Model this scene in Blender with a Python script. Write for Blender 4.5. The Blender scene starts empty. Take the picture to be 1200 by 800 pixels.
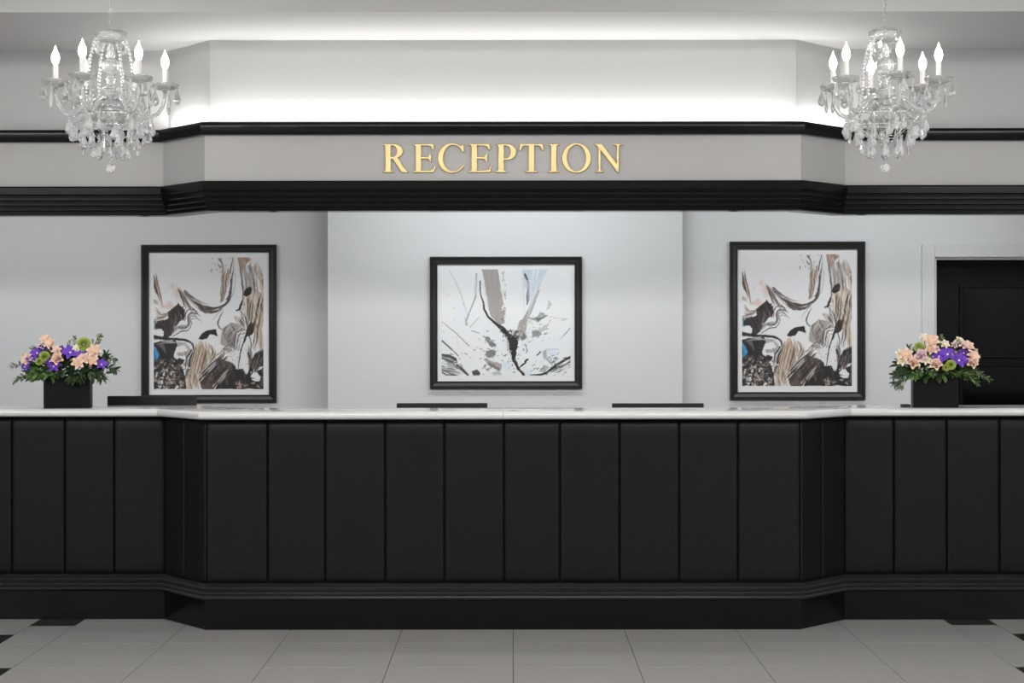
import bpy, math, random
import numpy as np
from mathutils import Vector, Matrix

random.seed(7)
PI = math.pi
C = bpy.context.scene.collection
SC = bpy.context.scene

# ------------------------------------------------------------------ camera
F = 1880.0            # focal length in pixels of a 1200 px wide frame
CX, HY, EYE = 601.0, 390.0, 1.6
cam_d = bpy.data.cameras.new('camera')
cam_d.sensor_width = 36.0
cam_d.lens = 36.0 * F / 1200.0
cam_d.shift_x = -1.0 / 1200.0
cam_d.shift_y = -10.0 / 1200.0
cam_d.clip_start = 0.05
cam = bpy.data.objects.new('camera', cam_d)
cam.location = (0, 0, EYE)
cam.rotation_euler = (PI / 2, math.radians(0.06), 0)
C.objects.link(cam)
SC.camera = cam

# ------------------------------------------------------------------ world, lights, exposure
w = bpy.data.worlds.new('lobby_ambient')
w.use_nodes = True
w.node_tree.nodes['Background'].inputs['Color'].default_value = (0.97, 0.98, 1.0, 1)
w.node_tree.nodes['Background'].inputs['Strength'].default_value = 0.22
SC.world = w

def area_light(name, loc, sx, sy, power, rot=(0, 0, 0), col=(1, 1, 1), spread=180):
    d = bpy.data.lights.new(name, 'AREA')
    d.shape = 'RECTANGLE'; d.size = sx; d.size_y = sy
    d.energy = power; d.color = col; d.spread = math.radians(spread)
    o = bpy.data.objects.new(name, d); o.location = loc; o.rotation_euler = rot
    C.objects.link(o)
    return o

# ceiling lamps of the lobby
area_light('lobby_ceiling_lamp', (0, 4.2, 3.47), 5.0, 1.2, 310, rot=(math.radians(0), 0, 0), col=(1, 0.985, 0.965))
area_light('lobby_ceiling_lamp', (-4.2, 3.8, 3.47), 2.2, 2.0, 330, rot=(math.radians(9), 0, math.radians(-30)), col=(1, 0.985, 0.965))
area_light('lobby_ceiling_lamp', (4.2, 3.8, 3.47), 2.2, 2.0, 330, rot=(math.radians(9), 0, math.radians(30)), col=(1, 0.985, 0.965))
# wall washers hidden above the staff side, behind the header
area_light('wall_washer_centre', (-0.05, 9.40, 2.72), 1.8, 0.20, 17, rot=(math.radians(30), 0, 0), col=(0.97, 0.99, 1))
area_light('wall_washer_left', (-3.2, 9.40, 2.72), 2.4, 0.20, 13, rot=(math.radians(30), 0, 0), col=(0.98, 0.99, 1))
area_light('wall_washer_right', (2.4, 9.40, 2.72), 1.8, 0.20, 13, rot=(math.radians(30), 0, 0), col=(0.97, 0.99, 1))
# cove strip behind the black ledge, shining upwards; it follows the bow
TILT = math.radians(20)
area_light('cove_strip_centre', (-0.05, 8.664, 2.734), 3.20, 0.022, 12.5, rot=(PI + TILT, 0, 0), col=(1, 0.99, 0.975))
area_light('cove_strip_left', (-1.80, 8.826, 2.734), 0.38, 0.022, 1.6, rot=(PI + TILT, 0, math.radians(-48)), col=(1, 0.99, 0.975))
area_light('cove_strip_right', (1.70, 8.816, 2.734), 0.38, 0.022, 1.6, rot=(PI + TILT, 0, math.radians(44)), col=(1, 0.99, 0.975))

SC.view_settings.view_transform = 'Standard'
SC.view_settings.look = 'None'
SC.view_settings.gamma = 1.0
SC.view_settings.exposure = 0.0
SC.view_settings.use_curve_mapping = False

# ------------------------------------------------------------------ materials
def lin(c):
    return tuple(((v / 12.92) if v <= 0.04045 else ((v + 0.055) / 1.055) ** 2.4) for v in c)

def mat(name, col, rough=0.5, metal=0.0, trans=0.0, ior=1.45, spec=0.5, coat=0.0, emis=None, estr=0.0,
        bump=None, vary=None, sheen=0.0, subsurf=0.0, rvary=None):
    """procedural material; bump = (scale, strength, stretch), vary = (scale, amount, stretch)"""
    m = bpy.data.materials.new(name); m.use_nodes = True
    nt = m.node_tree; b = nt.nodes['Principled BSDF']
    b.inputs['Base Color'].default_value = (*col, 1)
    b.inputs['Roughness'].default_value = rough
    b.inputs['Metallic'].default_value = metal
    b.inputs['Transmission Weight'].default_value = trans
    b.inputs['IOR'].default_value = ior
    b.inputs['Specular IOR Level'].default_value = spec
    b.inputs['Coat Weight'].default_value = coat
    b.inputs['Sheen Weight'].default_value = sheen
    if emis:
        b.inputs['Emission Color'].default_value = (*emis, 1)
        b.inputs['Emission Strength'].default_value = estr
    def noise(scale, stretch):
        tc = nt.nodes.new('ShaderNodeTexCoord'); mp = nt.nodes.new('ShaderNodeMapping')
        mp.inputs['Scale'].default_value = stretch
        nz = nt.nodes.new('ShaderNodeTexNoise')
        nz.inputs['Scale'].default_value = scale; nz.inputs['Detail'].default_value = 6
        nt.links.new(tc.outputs['Object'], mp.inputs['Vector'])
        nt.links.new(mp.outputs['Vector'], nz.inputs['Vector'])
        return nz
    if vary:
        nz = noise(vary[0], vary[2] if len(vary) > 2 else (1, 1, 1))
        mx = nt.nodes.new('ShaderNodeMix'); mx.data_type = 'RGBA'
        a = vary[1]
        mx.inputs[6].default_value = tuple(max(0, c * (1 - a)) for c in col) + (1,)
        mx.inputs[7].default_value = tuple(min(1, c * (1 + a)) for c in col) + (1,)
        nt.links.new(nz.outputs['Fac'], mx.inputs[0])
        nt.links.new(mx.outputs[2], b.inputs['Base Color'])
    if bump:
        nz = noise(bump[0], bump[2] if len(bump) > 2 else (1, 1, 1))
        bp = nt.nodes.new('ShaderNodeBump'); bp.inputs['Strength'].default_value = bump[1]
        bp.inputs['Distance'].default_value = 0.01
        nt.links.new(nz.outputs['Fac'], bp.inputs['Height'])
        nt.links.new(bp.outputs['Normal'], b.inputs['Normal'])
    return m

M = {}
M['wall'] = mat('pale_grey_paint', (0.60, 0.612, 0.622), 0.75, bump=(60, 0.04), vary=(1.3, 0.025))
M['fascia'] = mat('grey_fascia_paint', (0.485, 0.477, 0.470), 0.6, bump=(60, 0.04), vary=(1.5, 0.03))
M['cove'] = mat('light_cove_paint', (0.56, 0.555, 0.55), 0.8, bump=(60, 0.03))
M['ceiling'] = mat('ceiling_paint', (0.56, 0.555, 0.55), 0.85, bump=(80, 0.03))
M['black_trim'] = mat('satin_black_trim', (0.006, 0.006, 0.006), 0.17, spec=0.2, bump=(40, 0.02))
M['base_trim'] = mat('satin_black_base_moulding', (0.010, 0.010, 0.0105), 0.34, spec=0.6, bump=(40, 0.02))
M['plinth'] = mat('gloss_black_plinth', (0.003, 0.0028, 0.0028), 0.16, spec=0.3, bump=(25, 0.015))
M['leather'] = mat('black_upholstery', (0.0062, 0.0062, 0.0067), 0.46, spec=0.20, bump=(260, 0.10), vary=(5, 0.12))
M['carcass'] = mat('black_carcass', (0.006, 0.006, 0.006), 0.6, vary=(6, 0.1))
M['stone'] = mat('white_stone_top', (0.62, 0.617, 0.613), 0.12, vary=(7, 0.015), coat=0.2)
M['desk'] = mat('grey_laminate', (0.25, 0.25, 0.25), 0.5, vary=(9, 0.05))
M['tile'] = mat('grey_porcelain_tile', (0.262, 0.254, 0.248), 0.34, bump=(9, 0.02, (1, 6, 1)), vary=(2.2, 0.10, (0.8, 5, 1)))
M['black_tile'] = mat('black_porcelain_tile', (0.016, 0.015, 0.015), 0.33, vary=(6, 0.2), bump=(12, 0.02))
M['grout'] = mat('dark_grout', (0.05, 0.048, 0.046), 0.9, vary=(30, 0.2))
M['gold'] = mat('brushed_gold', (0.64, 0.49, 0.24), 0.36, metal=1.0, bump=(120, 0.05), vary=(14, 0.08))
M['frame'] = mat('black_frame', (0.014, 0.0135, 0.013), 0.28, bump=(50, 0.03, (1, 1, 1)))
M['mat'] = mat('white_mat_board', (0.72, 0.72, 0.73), 0.8, bump=(300, 0.03), vary=(20, 0.01))
M['plastic'] = mat('black_plastic', (0.010, 0.010, 0.011), 0.45, bump=(200, 0.05))
M['screen'] = mat('dark_screen', (0.004, 0.004, 0.005), 0.12, vary=(3, 0.05))
M['vase'] = mat('black_vase', (0.004, 0.004, 0.004), 0.4, spec=0.2, bump=(60, 0.03), vary=(8, 0.1))
M['door'] = mat('black_door_paint', (0.0045, 0.0045, 0.005), 0.4, spec=0.12, bump=(40, 0.03), vary=(4, 0.08))
M['door_panel'] = mat('gloss_black_panel', (0.0025, 0.0023, 0.0022), 0.12, spec=0.12, vary=(4, 0.08))
M['casing'] = mat('pale_grey_casing', (0.58, 0.585, 0.59), 0.5, vary=(6, 0.02))
M['chrome'] = mat('polished_chrome', (0.75, 0.75, 0.74), 0.15, metal=1.0, bump=(90, 0.01))
M['crystal'] = mat('cut_crystal', (0.985, 0.985, 0.98), 0.02, trans=0.79, ior=1.5, bump=(30, 0.02))
M['bead'] = mat('crystal_bead', (0.985, 0.985, 0.98), 0.04, trans=0.58, ior=1.5, bump=(30, 0.02))
M['candle'] = mat('white_candle_sleeve', (0.80, 0.79, 0.76), 0.45, vary=(20, 0.03))
M['flame'] = mat('lit_flame_bulb', (1, 1, 1), 0.3, emis=(1.0, 0.975, 0.94), estr=26.0, vary=(10, 0.0))
M['purple'] = mat('purple_petal', (0.155, 0.045, 0.50), 0.55, vary=(60, 0.35))
M['deep_purple'] = mat('deep_purple_petal', (0.065, 0.018, 0.20), 0.55, vary=(60, 0.3))
M['peach'] = mat('peach_petal', (0.86, 0.62, 0.49), 0.6, vary=(50, 0.12))
M['cream'] = mat('cream_petal', (0.85, 0.79, 0.62), 0.6, vary=(50, 0.1))
M['pink'] = mat('pale_pink_petal', (0.80, 0.60, 0.62), 0.6, vary=(50, 0.1))
M['lime'] = mat('lime_bloom', (0.42, 0.52, 0.11), 0.6, vary=(70, 0.35))
M['pale_green'] = mat('pale_green_bud', (0.56, 0.62, 0.33), 0.6, vary=(70, 0.2))
M['leaf'] = mat('green_leaf', (0.095, 0.175, 0.042), 0.45, vary=(40, 0.4))
M['dark_leaf'] = mat('dark_green_leaf', (0.035, 0.068, 0.025), 0.45, vary=(40, 0.4))
M['grey_leaf'] = mat('grey_green_leaf', (0.15, 0.19, 0.11), 0.5, vary=(40, 0.3))
M['yellow'] = mat('flower_centre', (0.75, 0.62, 0.25), 0.6, vary=(70, 0.2))
M['white_lip'] = mat('white_flower_lip', (0.85, 0.80, 0.85), 0.6, vary=(70, 0.1))

def print_mat():
    m = bpy.data.materials.new('printed_art_paper'); m.use_nodes = True
    nt = m.node_tree; b = nt.nodes['Principled BSDF']
    a = nt.nodes.new('ShaderNodeVertexColor'); a.layer_name = 'ink'
    nt.links.new(a.outputs['Color'], b.inputs['Base Color'])
    b.inputs['Roughness'].default_value = 0.55
    return m
M['print'] = print_mat()

# ------------------------------------------------------------------ helpers
def X(px, D): return (px - CX) * D / F
def Z(py, D): return EYE - (py - HY) * D / F

class MB:
    def __init__(s): s.v = []; s.f = []
    def add(s, vs, fs, mx=None):
        n = len(s.v)
        if mx is not None: vs = [tuple(mx @ Vector(v)) for v in vs]
        s.v += [tuple(v) for v in vs]; s.f += [tuple(i + n for i in f) for f in fs]
        return s
    def box(s, x0, x1, y0, y1, z0, z1, mx=None):
        vs = [(x, y, z) for x in (x0, x1) for y in (y0, y1) for z in (z0, z1)]
        fs = [(0, 1, 3, 2), (4, 6, 7, 5), (0, 4, 5, 1), (2, 3, 7, 6), (0, 2, 6, 4), (1, 5, 7, 3)]
        return s.add(vs, fs, mx)
    def lathe(s, prof, n=12, mx=None, flute=0.0, nf=8):
        vs = []; fs = []
        for (r, z) in prof:
            for k in range(n):
                a = 2 * PI * k / n
                rr = r * (1 + flute * math.cos(nf * a))
                vs.append((rr * math.cos(a), rr * math.sin(a), z))
        for i in range(len(prof) - 1):
            for k in range(n):
                k2 = (k + 1) % n
                fs.append((i * n + k, i * n + k2, (i + 1) * n + k2, (i + 1) * n + k))
        fs.append(tuple(range(n - 1, -1, -1))); fs.append(tuple((len(prof) - 1) * n + k for k in range(n)))
        return s.add(vs, fs, mx)
    def tube(s, pts, rad, n=8, mx=None):
        pts = [Vector(p) for p in pts]
        rads = rad if isinstance(rad, (list, tuple)) else [rad] * len(pts)
        vs = []; fs = []
        up = Vector((0, 0, 1)); prev = None
        for i, p in enumerate(pts):
            t = (pts[min(i + 1, len(pts) - 1)] - pts[max(i - 1, 0)]).normalized()
            if prev is None:
                a = t.cross(up)
                if a.length < 1e-3: a = t.cross(Vector((1, 0, 0)))
                a.normalize()
            else:
                a = (prev - t * prev.dot(t)).normalized()
            prev = a; b = t.cross(a)
            for k in range(n):
                q = 2 * PI * k / n
                vs.append(p + (a * math.cos(q) + b * math.sin(q)) * rads[i])
        for i in range(len(pts) - 1):
            for k in range(n):
                k2 = (k + 1) % n
                fs.append((i * n + k, i * n + k2, (i + 1) * n + k2, (i + 1) * n + k))
        fs.append(tuple(range(n - 1, -1, -1))); fs.append(tuple((len(pts) - 1) * n + k for k in range(n)))
        return s.add(vs, fs, mx)
    def ball(s, c, r, n=8, m=6, sc=(1, 1, 1)):
        prof = [(max(1e-4, r * math.sin(PI * i / m)), -r * math.cos(PI * i / m)) for i in range(m + 1)]
        return s.lathe(prof, n, Matrix.Translation(c) @ Matrix.Diagonal((*sc, 1)))
    def mesh(s, name, m, smooth=False, angle=None):
        me = bpy.data.meshes.new(name); me.from_pydata(s.v, [], s.f); me.update()
        import bmesh as _b
        bm = _b.new(); bm.from_mesh(me); _b.ops.recalc_face_normals(bm, faces=bm.faces)
        if angle is not None:
            for e in bm.edges:
                e.smooth = not (len(e.link_faces) == 2 and e.calc_face_angle(0) > math.radians(angle))
            for f in bm.faces: f.smooth = True
        elif smooth:
            for f in bm.faces: f.smooth = True
        bm.to_mesh(me); bm.free()
        if m is not None: me.materials.append(m)
        return me
    def build(s, name, m, parent=None, smooth=False, angle=None, bevel=0.0, seg=2):
        o = bpy.data.objects.new(name, s.mesh(name, m, smooth, angle)); C.objects.link(o)
        if parent is not None: o.parent = parent
        if bevel:
            b = o.modifiers.new('bevel', 'BEVEL'); b.width = bevel; b.segments = seg; b.limit_method = 'ANGLE'
        return o

def obj(name, me, parent=None, mx=None):
    o = bpy.data.objects.new(name, me); C.objects.link(o)
    if parent is not None: o.parent = parent
    if mx is not None: o.matrix_local = mx
    return o
def tag(o, label=None, cat=None, group=None, kind=None):
    if label: o['label'] = label
    if cat: o['category'] = cat
    if group: o['group'] = group
    if kind: o['kind'] = kind
    return o
def empty(name, loc, label, cat, group=None, rz=0):
    o = bpy.data.objects.new(name, None); C.objects.link(o)
    o.location = loc; o.rotation_euler = (0, 0, rz); o.empty_display_size = 0.1
    return tag(o, label, cat, group)
def structure(o, label=None):
    o['kind'] = 'structure'
    if label: o['label'] = label
    return o
def children(o): return [c for c in bpy.data.objects if c.parent == o]
def copy_tree(o, parent=None):
    c = o.copy(); C.objects.link(c)
    if parent is not None: c.parent = parent; c.matrix_parent_inverse = o.matrix_parent_inverse.copy()
    for ch in children(o):
        copy_tree(ch, c)
    return c

# plan of the bowed counter front (x, y): sides set back, 45 degree returns, centre forward
PLAN = [(-5.19, 8.98), (-1.956, 8.98), (-1.661, 8.65), (1.555, 8.65), (1.852, 8.94), (5.19, 8.94)]
def mitres(plan):
    ns = []
    for a, b in zip(plan, plan[1:]):
        d = Vector((b[0] - a[0], b[1] - a[1])).normalized(); ns.append(Vector((d.y, -d.x)))
    out = []
    for i in range(len(plan)):
        if i == 0: out.append(ns[0])
        elif i == len(plan) - 1: out.append(ns[-1])
        else: out.append((ns[i - 1] + ns[i]) / (1 + ns[i - 1].dot(ns[i])))
    return out
def sweep(mb, plan, profile, mit=None, closed=True):
    mit = mit or mitres(plan); n = len(profile); vs = []; fs = []
    for p, m in zip(plan, mit):
        for (o, z) in profile: vs.append((p[0] + m[0] * o, p[1] + m[1] * o, z))
    for i in range(len(plan) - 1):
        for k in range(n if closed else n - 1):
            k2 = (k + 1) % n
            fs.append((i * n + k, (i + 1) * n + k, (i + 1) * n + k2, i * n + k2))
    if closed:
        fs.append(tuple(range(n))); fs.append(tuple((len(plan) - 1) * n + k for k in range(n - 1, -1, -1)))
    return mb.add(vs, fs)

# ------------------------------------------------------------------ the room
# floor: grout bed with individual tiles
bed = MB().box(-5.2, 5.2, 1.5, 11.0, -0.06, -0.004).build('floor', M['grout'])
structure(bed, 'grey porcelain tiled floor with small black inset squares')
tile_meshes = {}
def tile(x0, x1, y0, y1, m, name='tile'):
    g = 0.0016; sx, sy = round(x1 - x0, 3), round(y1 - y0, 3); key = (sx, sy, m.name)
    if key not in tile_meshes:
        hx, hy, b = sx / 2 - g, sy / 2 - g, 0.0004
        vs = [(-hx, -hy, -0.004), (hx, -hy, -0.004), (hx, hy, -0.004), (-hx, hy, -0.004),
              (-hx, -hy, -b), (hx, -hy, -b), (hx, hy, -b), (-hx, hy, -b),
              (-hx + b, -hy + b, 0), (hx - b, -hy + b, 0), (hx - b, hy - b, 0), (-hx + b, hy - b, 0)]
        fs = [(3, 2, 1, 0)] + [(a + k, a + (k + 1) % 4, a + 4 + (k + 1) % 4, a + 4 + k) for a in (0, 4) for k in range(4)] + [(8, 9, 10, 11)]
        tile_meshes[key] = MB().add(vs, fs).mesh('tile', m)
    o = obj('tile', tile_meshes[key], bed); o.location = ((x0 + x1) / 2, (y0 + y1) / 2, 0)
    return o
rows = [8.88 + 0.6 - 0.6 * k for k in range(13)]
for yt in rows:
    for k in range(8): tile(-2.4 + 0.6 * k, -1.8 + 0.6 * k, yt - 0.6, yt, M['tile'])
    for sgn in (-1, 1):
        for k in range(3):
            a, b = 2.9 + 0.6 * k, 3.5 + 0.6 * k
            tile(min(sgn * a, sgn * b), max(sgn * a, sgn * b), yt - 0.6, yt, M['tile'])
# border strips: two columns of a quarter metre with scattered black squares
def strip(a, b, cuts, blacks):
    for sgn in (-1, 1):
        for k, (y1, y0) in enumerate(zip(cuts, cuts[1:])):
            x0, x1 = sorted((sgn * a, sgn * b))
            o = tile(x0, x1, y0, y1, M['black_tile'] if k in blacks else M['tile'])
            if k in blacks: o['label'] = 'small black inset tile'
strip(2.4, 2.65, [9.48, 9.03, 8.78, 8.28, 7.68, 7.43, 7.08, 6.48, 5.88, 5.63, 5.28, 4.68, 4.08, 3.83, 3.48, 2.88, 2.28, 1.68], {1, 4, 8, 12})
strip(2.65, 2.9, [9.48, 8.88, 8.53, 8.28, 7.68, 7.08, 6.73, 6.48, 5.88, 5.28, 4.93, 4.68, 4.08, 3.48, 3.13, 2.88, 2.28, 1.68], {2, 6, 10, 14})

# back walls: the centre one stands forward of its neighbours
YL, YC, YR = 10.55, 10.30, 10.40
xl, xr = X(384, YC), X(800, YC)
structure(MB().box(-5.2, xl + 0.02, YL, YL + 0.12, 0, 2.80).build('wall_left_back', M['wall']), 'pale grey wall behind the counter, left bay')
structure(MB().box(xl, xr, YC, YC + 0.37, 0, 2.80).build('wall_centre_back', M['wall'], bevel=0.003), 'pale grey wall behind the counter, centre bay standing forward')
DX0, DX1, DZ = X(1095, YR), X(1095, YR) + 0.92, Z(302, YR)
wr = MB().box(xr - 0.02, DX0, YR, YR + 0.12, 0, 2.80).box(DX0, DX1, YR, YR + 0.12, DZ, 2.80).box(DX1, 5.2, YR, YR + 0.12, 0, 2.80)
structure(wr.build('wall_right_back', M['wall']), 'pale grey wall behind the counter, right bay with the door')

structure(MB().box(-5.32, -5.2, -1.5, 10.7, 0, 3.55).build('wall_left', M['wall']), 'pale grey side wall of the lobby')
structure(MB().box(5.2, 5.32, -1.5, 10.7, 0, 3.55).build('wall_right', M['wall']), 'pale grey side wall of the lobby')

# ceiling: low over the staff side, cove level, then a step up over the lobby
ZC, ZL, YS = 3.187, 3.50, 7.93
cl = MB()
cl.box(-5.2, 5.2, YS, 9.2, ZC, ZC + 0.05)
cl.box(-5.2, 5.2, YS, YS + 0.05, ZC + 0.05, ZL + 0.05)
cl.box(-5.2, 5.2, 0.0, YS, ZL, ZL + 0.05)
structure(cl.build('ceiling', M['ceiling']), 'grey painted ceiling with a step in front of the cove')
bk = [(p[0] + m[0] * -0.119, p[1] + m[1] * -0.119) for p, m in zip(PLAN, mitres(PLAN))]
bk = [(-5.2, bk[0][1])] + bk[1:-1] + [(5.2, bk[-1][1]), (5.2, 10.7), (-5.2, 10.7)]
nb = len(bk)
structure(MB().add([(x, y, z) for z in (2.78, 2.83) for x, y in bk], [tuple(range(nb)), tuple(range(2 * nb - 1, nb - 1, -1))] + [(k, (k + 1) % nb, nb + (k + 1) % nb, nb + k) for k in range(nb)]).build('ceiling_back', M['ceiling']), 'ceiling over the staff side')

# header over the counter: fascia, crown, ledge, cove wall
mit = mitres(PLAN)
structure(sweep(MB(), PLAN, [(0, 2.40), (0, 2.69), (-0.12, 2.69), (-0.12, 2.40)]).build('wall_header', M['fascia']), 'grey fascia above the counter')
structure(sweep(MB(), PLAN, [(-0.045, 2.69), (-0.045, ZC), (-0.12, ZC), (-0.12, 2.69)]).build('wall_cove', M['cove']), 'grey wall above the black ledge lit by a hidden strip')
crown = [(-0.13, 2.42), (0.020, 2.42), (0.022, 2.412), (0.022, 2.376), (0.016, 2.368), (0.006, 2.366), (0.006, 2.362),
         (0.010, 2.358), (0.010, 2.344), (0.004, 2.338), (-0.004, 2.337), (-0.004, 2.332), (0.000, 2.328), (0.000, 2.316), (-0.006, 2.310),
         (-0.014, 2.309), (-0.014, 2.304), (-0.010, 2.300), (-0.010, 2.289), (-0.016, 2.283), (-0.024, 2.282), (-0.024, 2.277),
         (-0.020, 2.274), (-0.020, 2.266), (-0.028, 2.261), (-0.13, 2.261)]
structure(sweep(MB(), PLAN, crown[::-1]).build('trim_1', M['black_trim']), 'stepped black crown moulding under the grey fascia')
ledge = [(-0.002, 2.668), (0.030, 2.668), (0.036, 2.676)] + \
        [(0.036 - 0.012 * (1 - math.cos(a)), 2.722 + 0.014 * math.sin(a)) for a in [PI / 8 * k for k in range(5)]] + \
        [(0.014, 2.736), (0.014, 2.694), (-0.002, 2.694)]
structure(sweep(MB(), PLAN, ledge).build('trim_2', M['black_trim'], angle=40), 'slim black ledge above the grey fascia')

# door on the right
door = MB()
d0 = bpy.data.objects.new('door_1', None); C.objects.link(d0); d0.location = (DX0, YR, 0); structure(d0, 'black panelled door in a pale grey casing')
W = DX1 - DX0; cw = 0.084
cs = MB()
for (x0, x1, z0, z1) in ((-cw, 0, 0, DZ + cw), (W, W + cw, 0, DZ + cw), (0, W, DZ, DZ + cw)):
    cs.box(x0, x1, -0.018, 0.0, z0, z1)
cs.build('door_casing', M['casing'], d0, bevel=0.004)
lin_ = MB()
for (x0, x1, z0, z1) in ((0, 0.014, 0, DZ), (W - 0.014, W, 0, DZ), (0.014, W - 0.014, DZ - 0.014, DZ)):
    lin_.box(x0, x1, 0.0, 0.12, z0, z1)
lin_.build('door_jamb', M['casing'], d0)
YD = 0.075
leaf = MB().box(0.016, W - 0.016, YD, YD + 0.04, 0.006, DZ - 0.016).build('door_leaf', M['door'], d0)
px0 = X(1124, YR + YD) - DX0
for (z0, z1) in ((Z(420, YR + YD), Z(334, YR + YD)), (0.25, Z(426, YR + YD))):
    fr = MB(); b = 0.022
    x0, x1 = px0, W - px0
    for (a0, a1, c0, c1) in ((x0, x1, z1 - b, z1), (x0, x1, z0, z0 + b), (x0, x0 + b, z0 + b, z1 - b), (x1 - b, x1, z0 + b, z1 - b)):
        fr.box(a0, a1, YD - 0.014, YD, c0, c1)
    mo = fr.build('panel_moulding', M['door'], d0, bevel=0.004)
    MB().box(x0 + b, x1 - b, YD - 0.004, YD, z0 + b, z1 - b).build('door_panel', M['door_panel'], d0)

# ------------------------------------------------------------------ reception counter
cnt = empty('reception_counter', (0, 8.65, 0), 'long bowed black reception counter with padded upright panels', 'counter')
def at_counter(mb):
    mb.v = [(v[0], v[1] - 8.65, v[2]) for v in mb.v]; return mb
at_counter(sweep(MB(), PLAN, [(-0.03, 0.16), (-0.03, 1.136), (-0.09, 1.136), (-0.09, 0.16)])).build('carcass', M['carcass'], cnt)
at_counter(sweep(MB(), PLAN, [(-0.005, 0), (-0.005, 0.165), (-0.09, 0.165), (-0.09, 0)])).build('plinth', M['plinth'], cnt, bevel=0.002)
mold = [(-0.03, 0.160), (0.004, 0.160), (0.012, 0.166), (0.016, 0.176), (0.012, 0.184), (0.004, 0.187), (0.004, 0.191), (0.011, 0.195), (0.011, 0.206),
        (0.003, 0.212), (-0.004, 0.214), (-0.004, 0.218), (0.003, 0.222), (0.003, 0.231), (-0.006, 0.238), (-0.012, 0.246), (-0.03, 0.246)]
at_counter(sweep(MB(), PLAN, mold)).build('base_moulding', M['base_trim'], cnt, angle=50)
desk = empty('staff_desk', (0, 9.2, 0), 'grey staff work surface behind the reception counter, under the monitors', 'desk')
dk = sweep(MB(), PLAN, [(-0.10, 0.72), (-0.10, 0.75), (-0.85, 0.75), (-0.85, 0.72)])
dk.v = [(v[0], v[1] - 9.2, v[2]) for v in dk.v]
dk.build('work_surface', M['desk'], desk)
for x in (-4.2, -2.4, -0.05, 2.2, 4.2):
    MB().box(x - 0.02, x + 0.02, -0.10 if abs(x) > 1.5 else -0.4, 0.22, 0, 0.72).build('support', M['carcass'], desk)

# padded panels
def panel(a, b, m0, m1, end0, end1):
    """cushion between plan points a and b; z 0.25 .. 1.13"""
    a, b = Vector(a), Vector(b); d = (b - a); L = d.length; d.normalize(); nrm = Vector((d.y, -d.x))
    nu, nv = 16, 16; z0, z1, t = 0.252, 1.128, 0.026
    us = [0.5 - 0.5 * math.cos(PI * i / nu) for i in range(nu + 1)]
    vs_ = [0.5 - 0.5 * math.cos(PI * i / nv) for i in range(nv + 1)]
    ph = random.random() * 6
    vs = []; fs = []
    for v in vs_:
        for u in us:
            e = (1 - abs(2 * u - 1) ** 34) ** 0.5 * (1 - abs(2 * v - 1) ** 40) ** 0.5
            o = -0.028 + t * e * (0.94 + 0.06 * math.sin(PI * u)) + 0.0012 * math.sin(ph + 7 * v) * math.sin(PI * u)
            s = u * L; g = 0.0012
            s = min(max(s, g), L - g)
            q = a + d * s
            k = m0 * (1 - u) + m1 * u       # along-face mitre slide at corners
            q = q + nrm * o + d * (k * o)
            vs.append((q.x, q.y, z0 + (z1 - z0) * v))
    n = nu + 1
    for j in range(nv):
        for i in range(nu): fs.append((j * n + i, j * n + i + 1, (j + 1) * n + i + 1, (j + 1) * n + i))
    return at_counter(MB().add(vs, fs)).build('padded_panel', M['leather'], cnt, smooth=True)
def seg_panels(i, stops):
    p, q = Vector(PLAN[i]), Vector(PLAN[i + 1]); d = (q - p).normalized()
    for s0, s1 in zip(stops, stops[1:]):
        def slide(s, j):
            if (Vector(PLAN[j]) - (p + d * s)).length < 1e-4 and 0 < j < len(PLAN) - 1:
                return mit[j].dot(d)
            return 0.0
        panel(p + d * s0, p + d * s1, slide(s0, i), slide(s1, i + 1), 0, 0)
Lc = PLAN[3][0] - PLAN[2][0]
seg_panels(2, [0] + [X(p, 8.65) - PLAN[2][0] for p in (313, 380.5, 451, 520.5, 590.5, 656, 726, 796, 865)] + [Lc])
L1 = (Vector(PLAN[2]) - Vector(PLAN[1])).length; seg_panels(1, [0, L1 * 0.49, L1])
L3 = (Vector(PLAN[4]) - Vector(PLAN[3])).length; seg_panels(3, [0, L3 * 0.48, L3])
lft = [X(p, 8.98) - PLAN[0][0] for p in (-110, -49, 13, 75, 133)]
seg_panels(0, [lft[0] - 0.295 * k for k in range(int(lft[0] / 0.295), 0, -1)] + lft + [PLAN[1][0] - PLAN[0][0]])
rgt = [X(p, 8.94) - PLAN[4][0] for p in (1048, 1110, 1172, 1234, 1296)]
seg_panels(4, [0] + rgt + [rgt[-1] + 0.295 * k for k in range(1, 1 + int((PLAN[5][0] - PLAN[4][0] - rgt[-1]) / 0.295))])

# countertop in four slabs
top = empty('countertop', (0, 8.65, 1.136), 'white polished stone countertop running along the black counter', 'countertop')
ZT0, ZT1 = 1.136, 1.180
r = (ZT1 - ZT0) / 2
prof = [(0.033 + r * math.cos(a), ZT0 + r + r * math.sin(a)) for a in [-PI / 2 + PI * k / 10 for k in range(11)]] + [(-0.36, ZT1), (-0.36, ZT0)]
mid = (X(589.5, 8.6), 8.65); nm = Vector((0, -1)); g = 0.0008
for pl, mm in (([PLAN[0], PLAN[1]], [mit[0], mit[1]]), ([PLAN[1], PLAN[2], (mid[0] - g, mid[1])], [mit[1], mit[2], nm]),
               ([(mid[0] + g, mid[1]), PLAN[3], PLAN[4]], [nm, mit[3], mit[4]]), ([PLAN[4], PLAN[5]], [mit[4], mit[5]])):
    mb = sweep(MB(), pl, prof, mm); mb.v = [(v[0], v[1] - 8.65, v[2] - 1.136) for v in mb.v]
    mb.build('stone_slab', M['stone'], top, angle=40)

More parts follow.
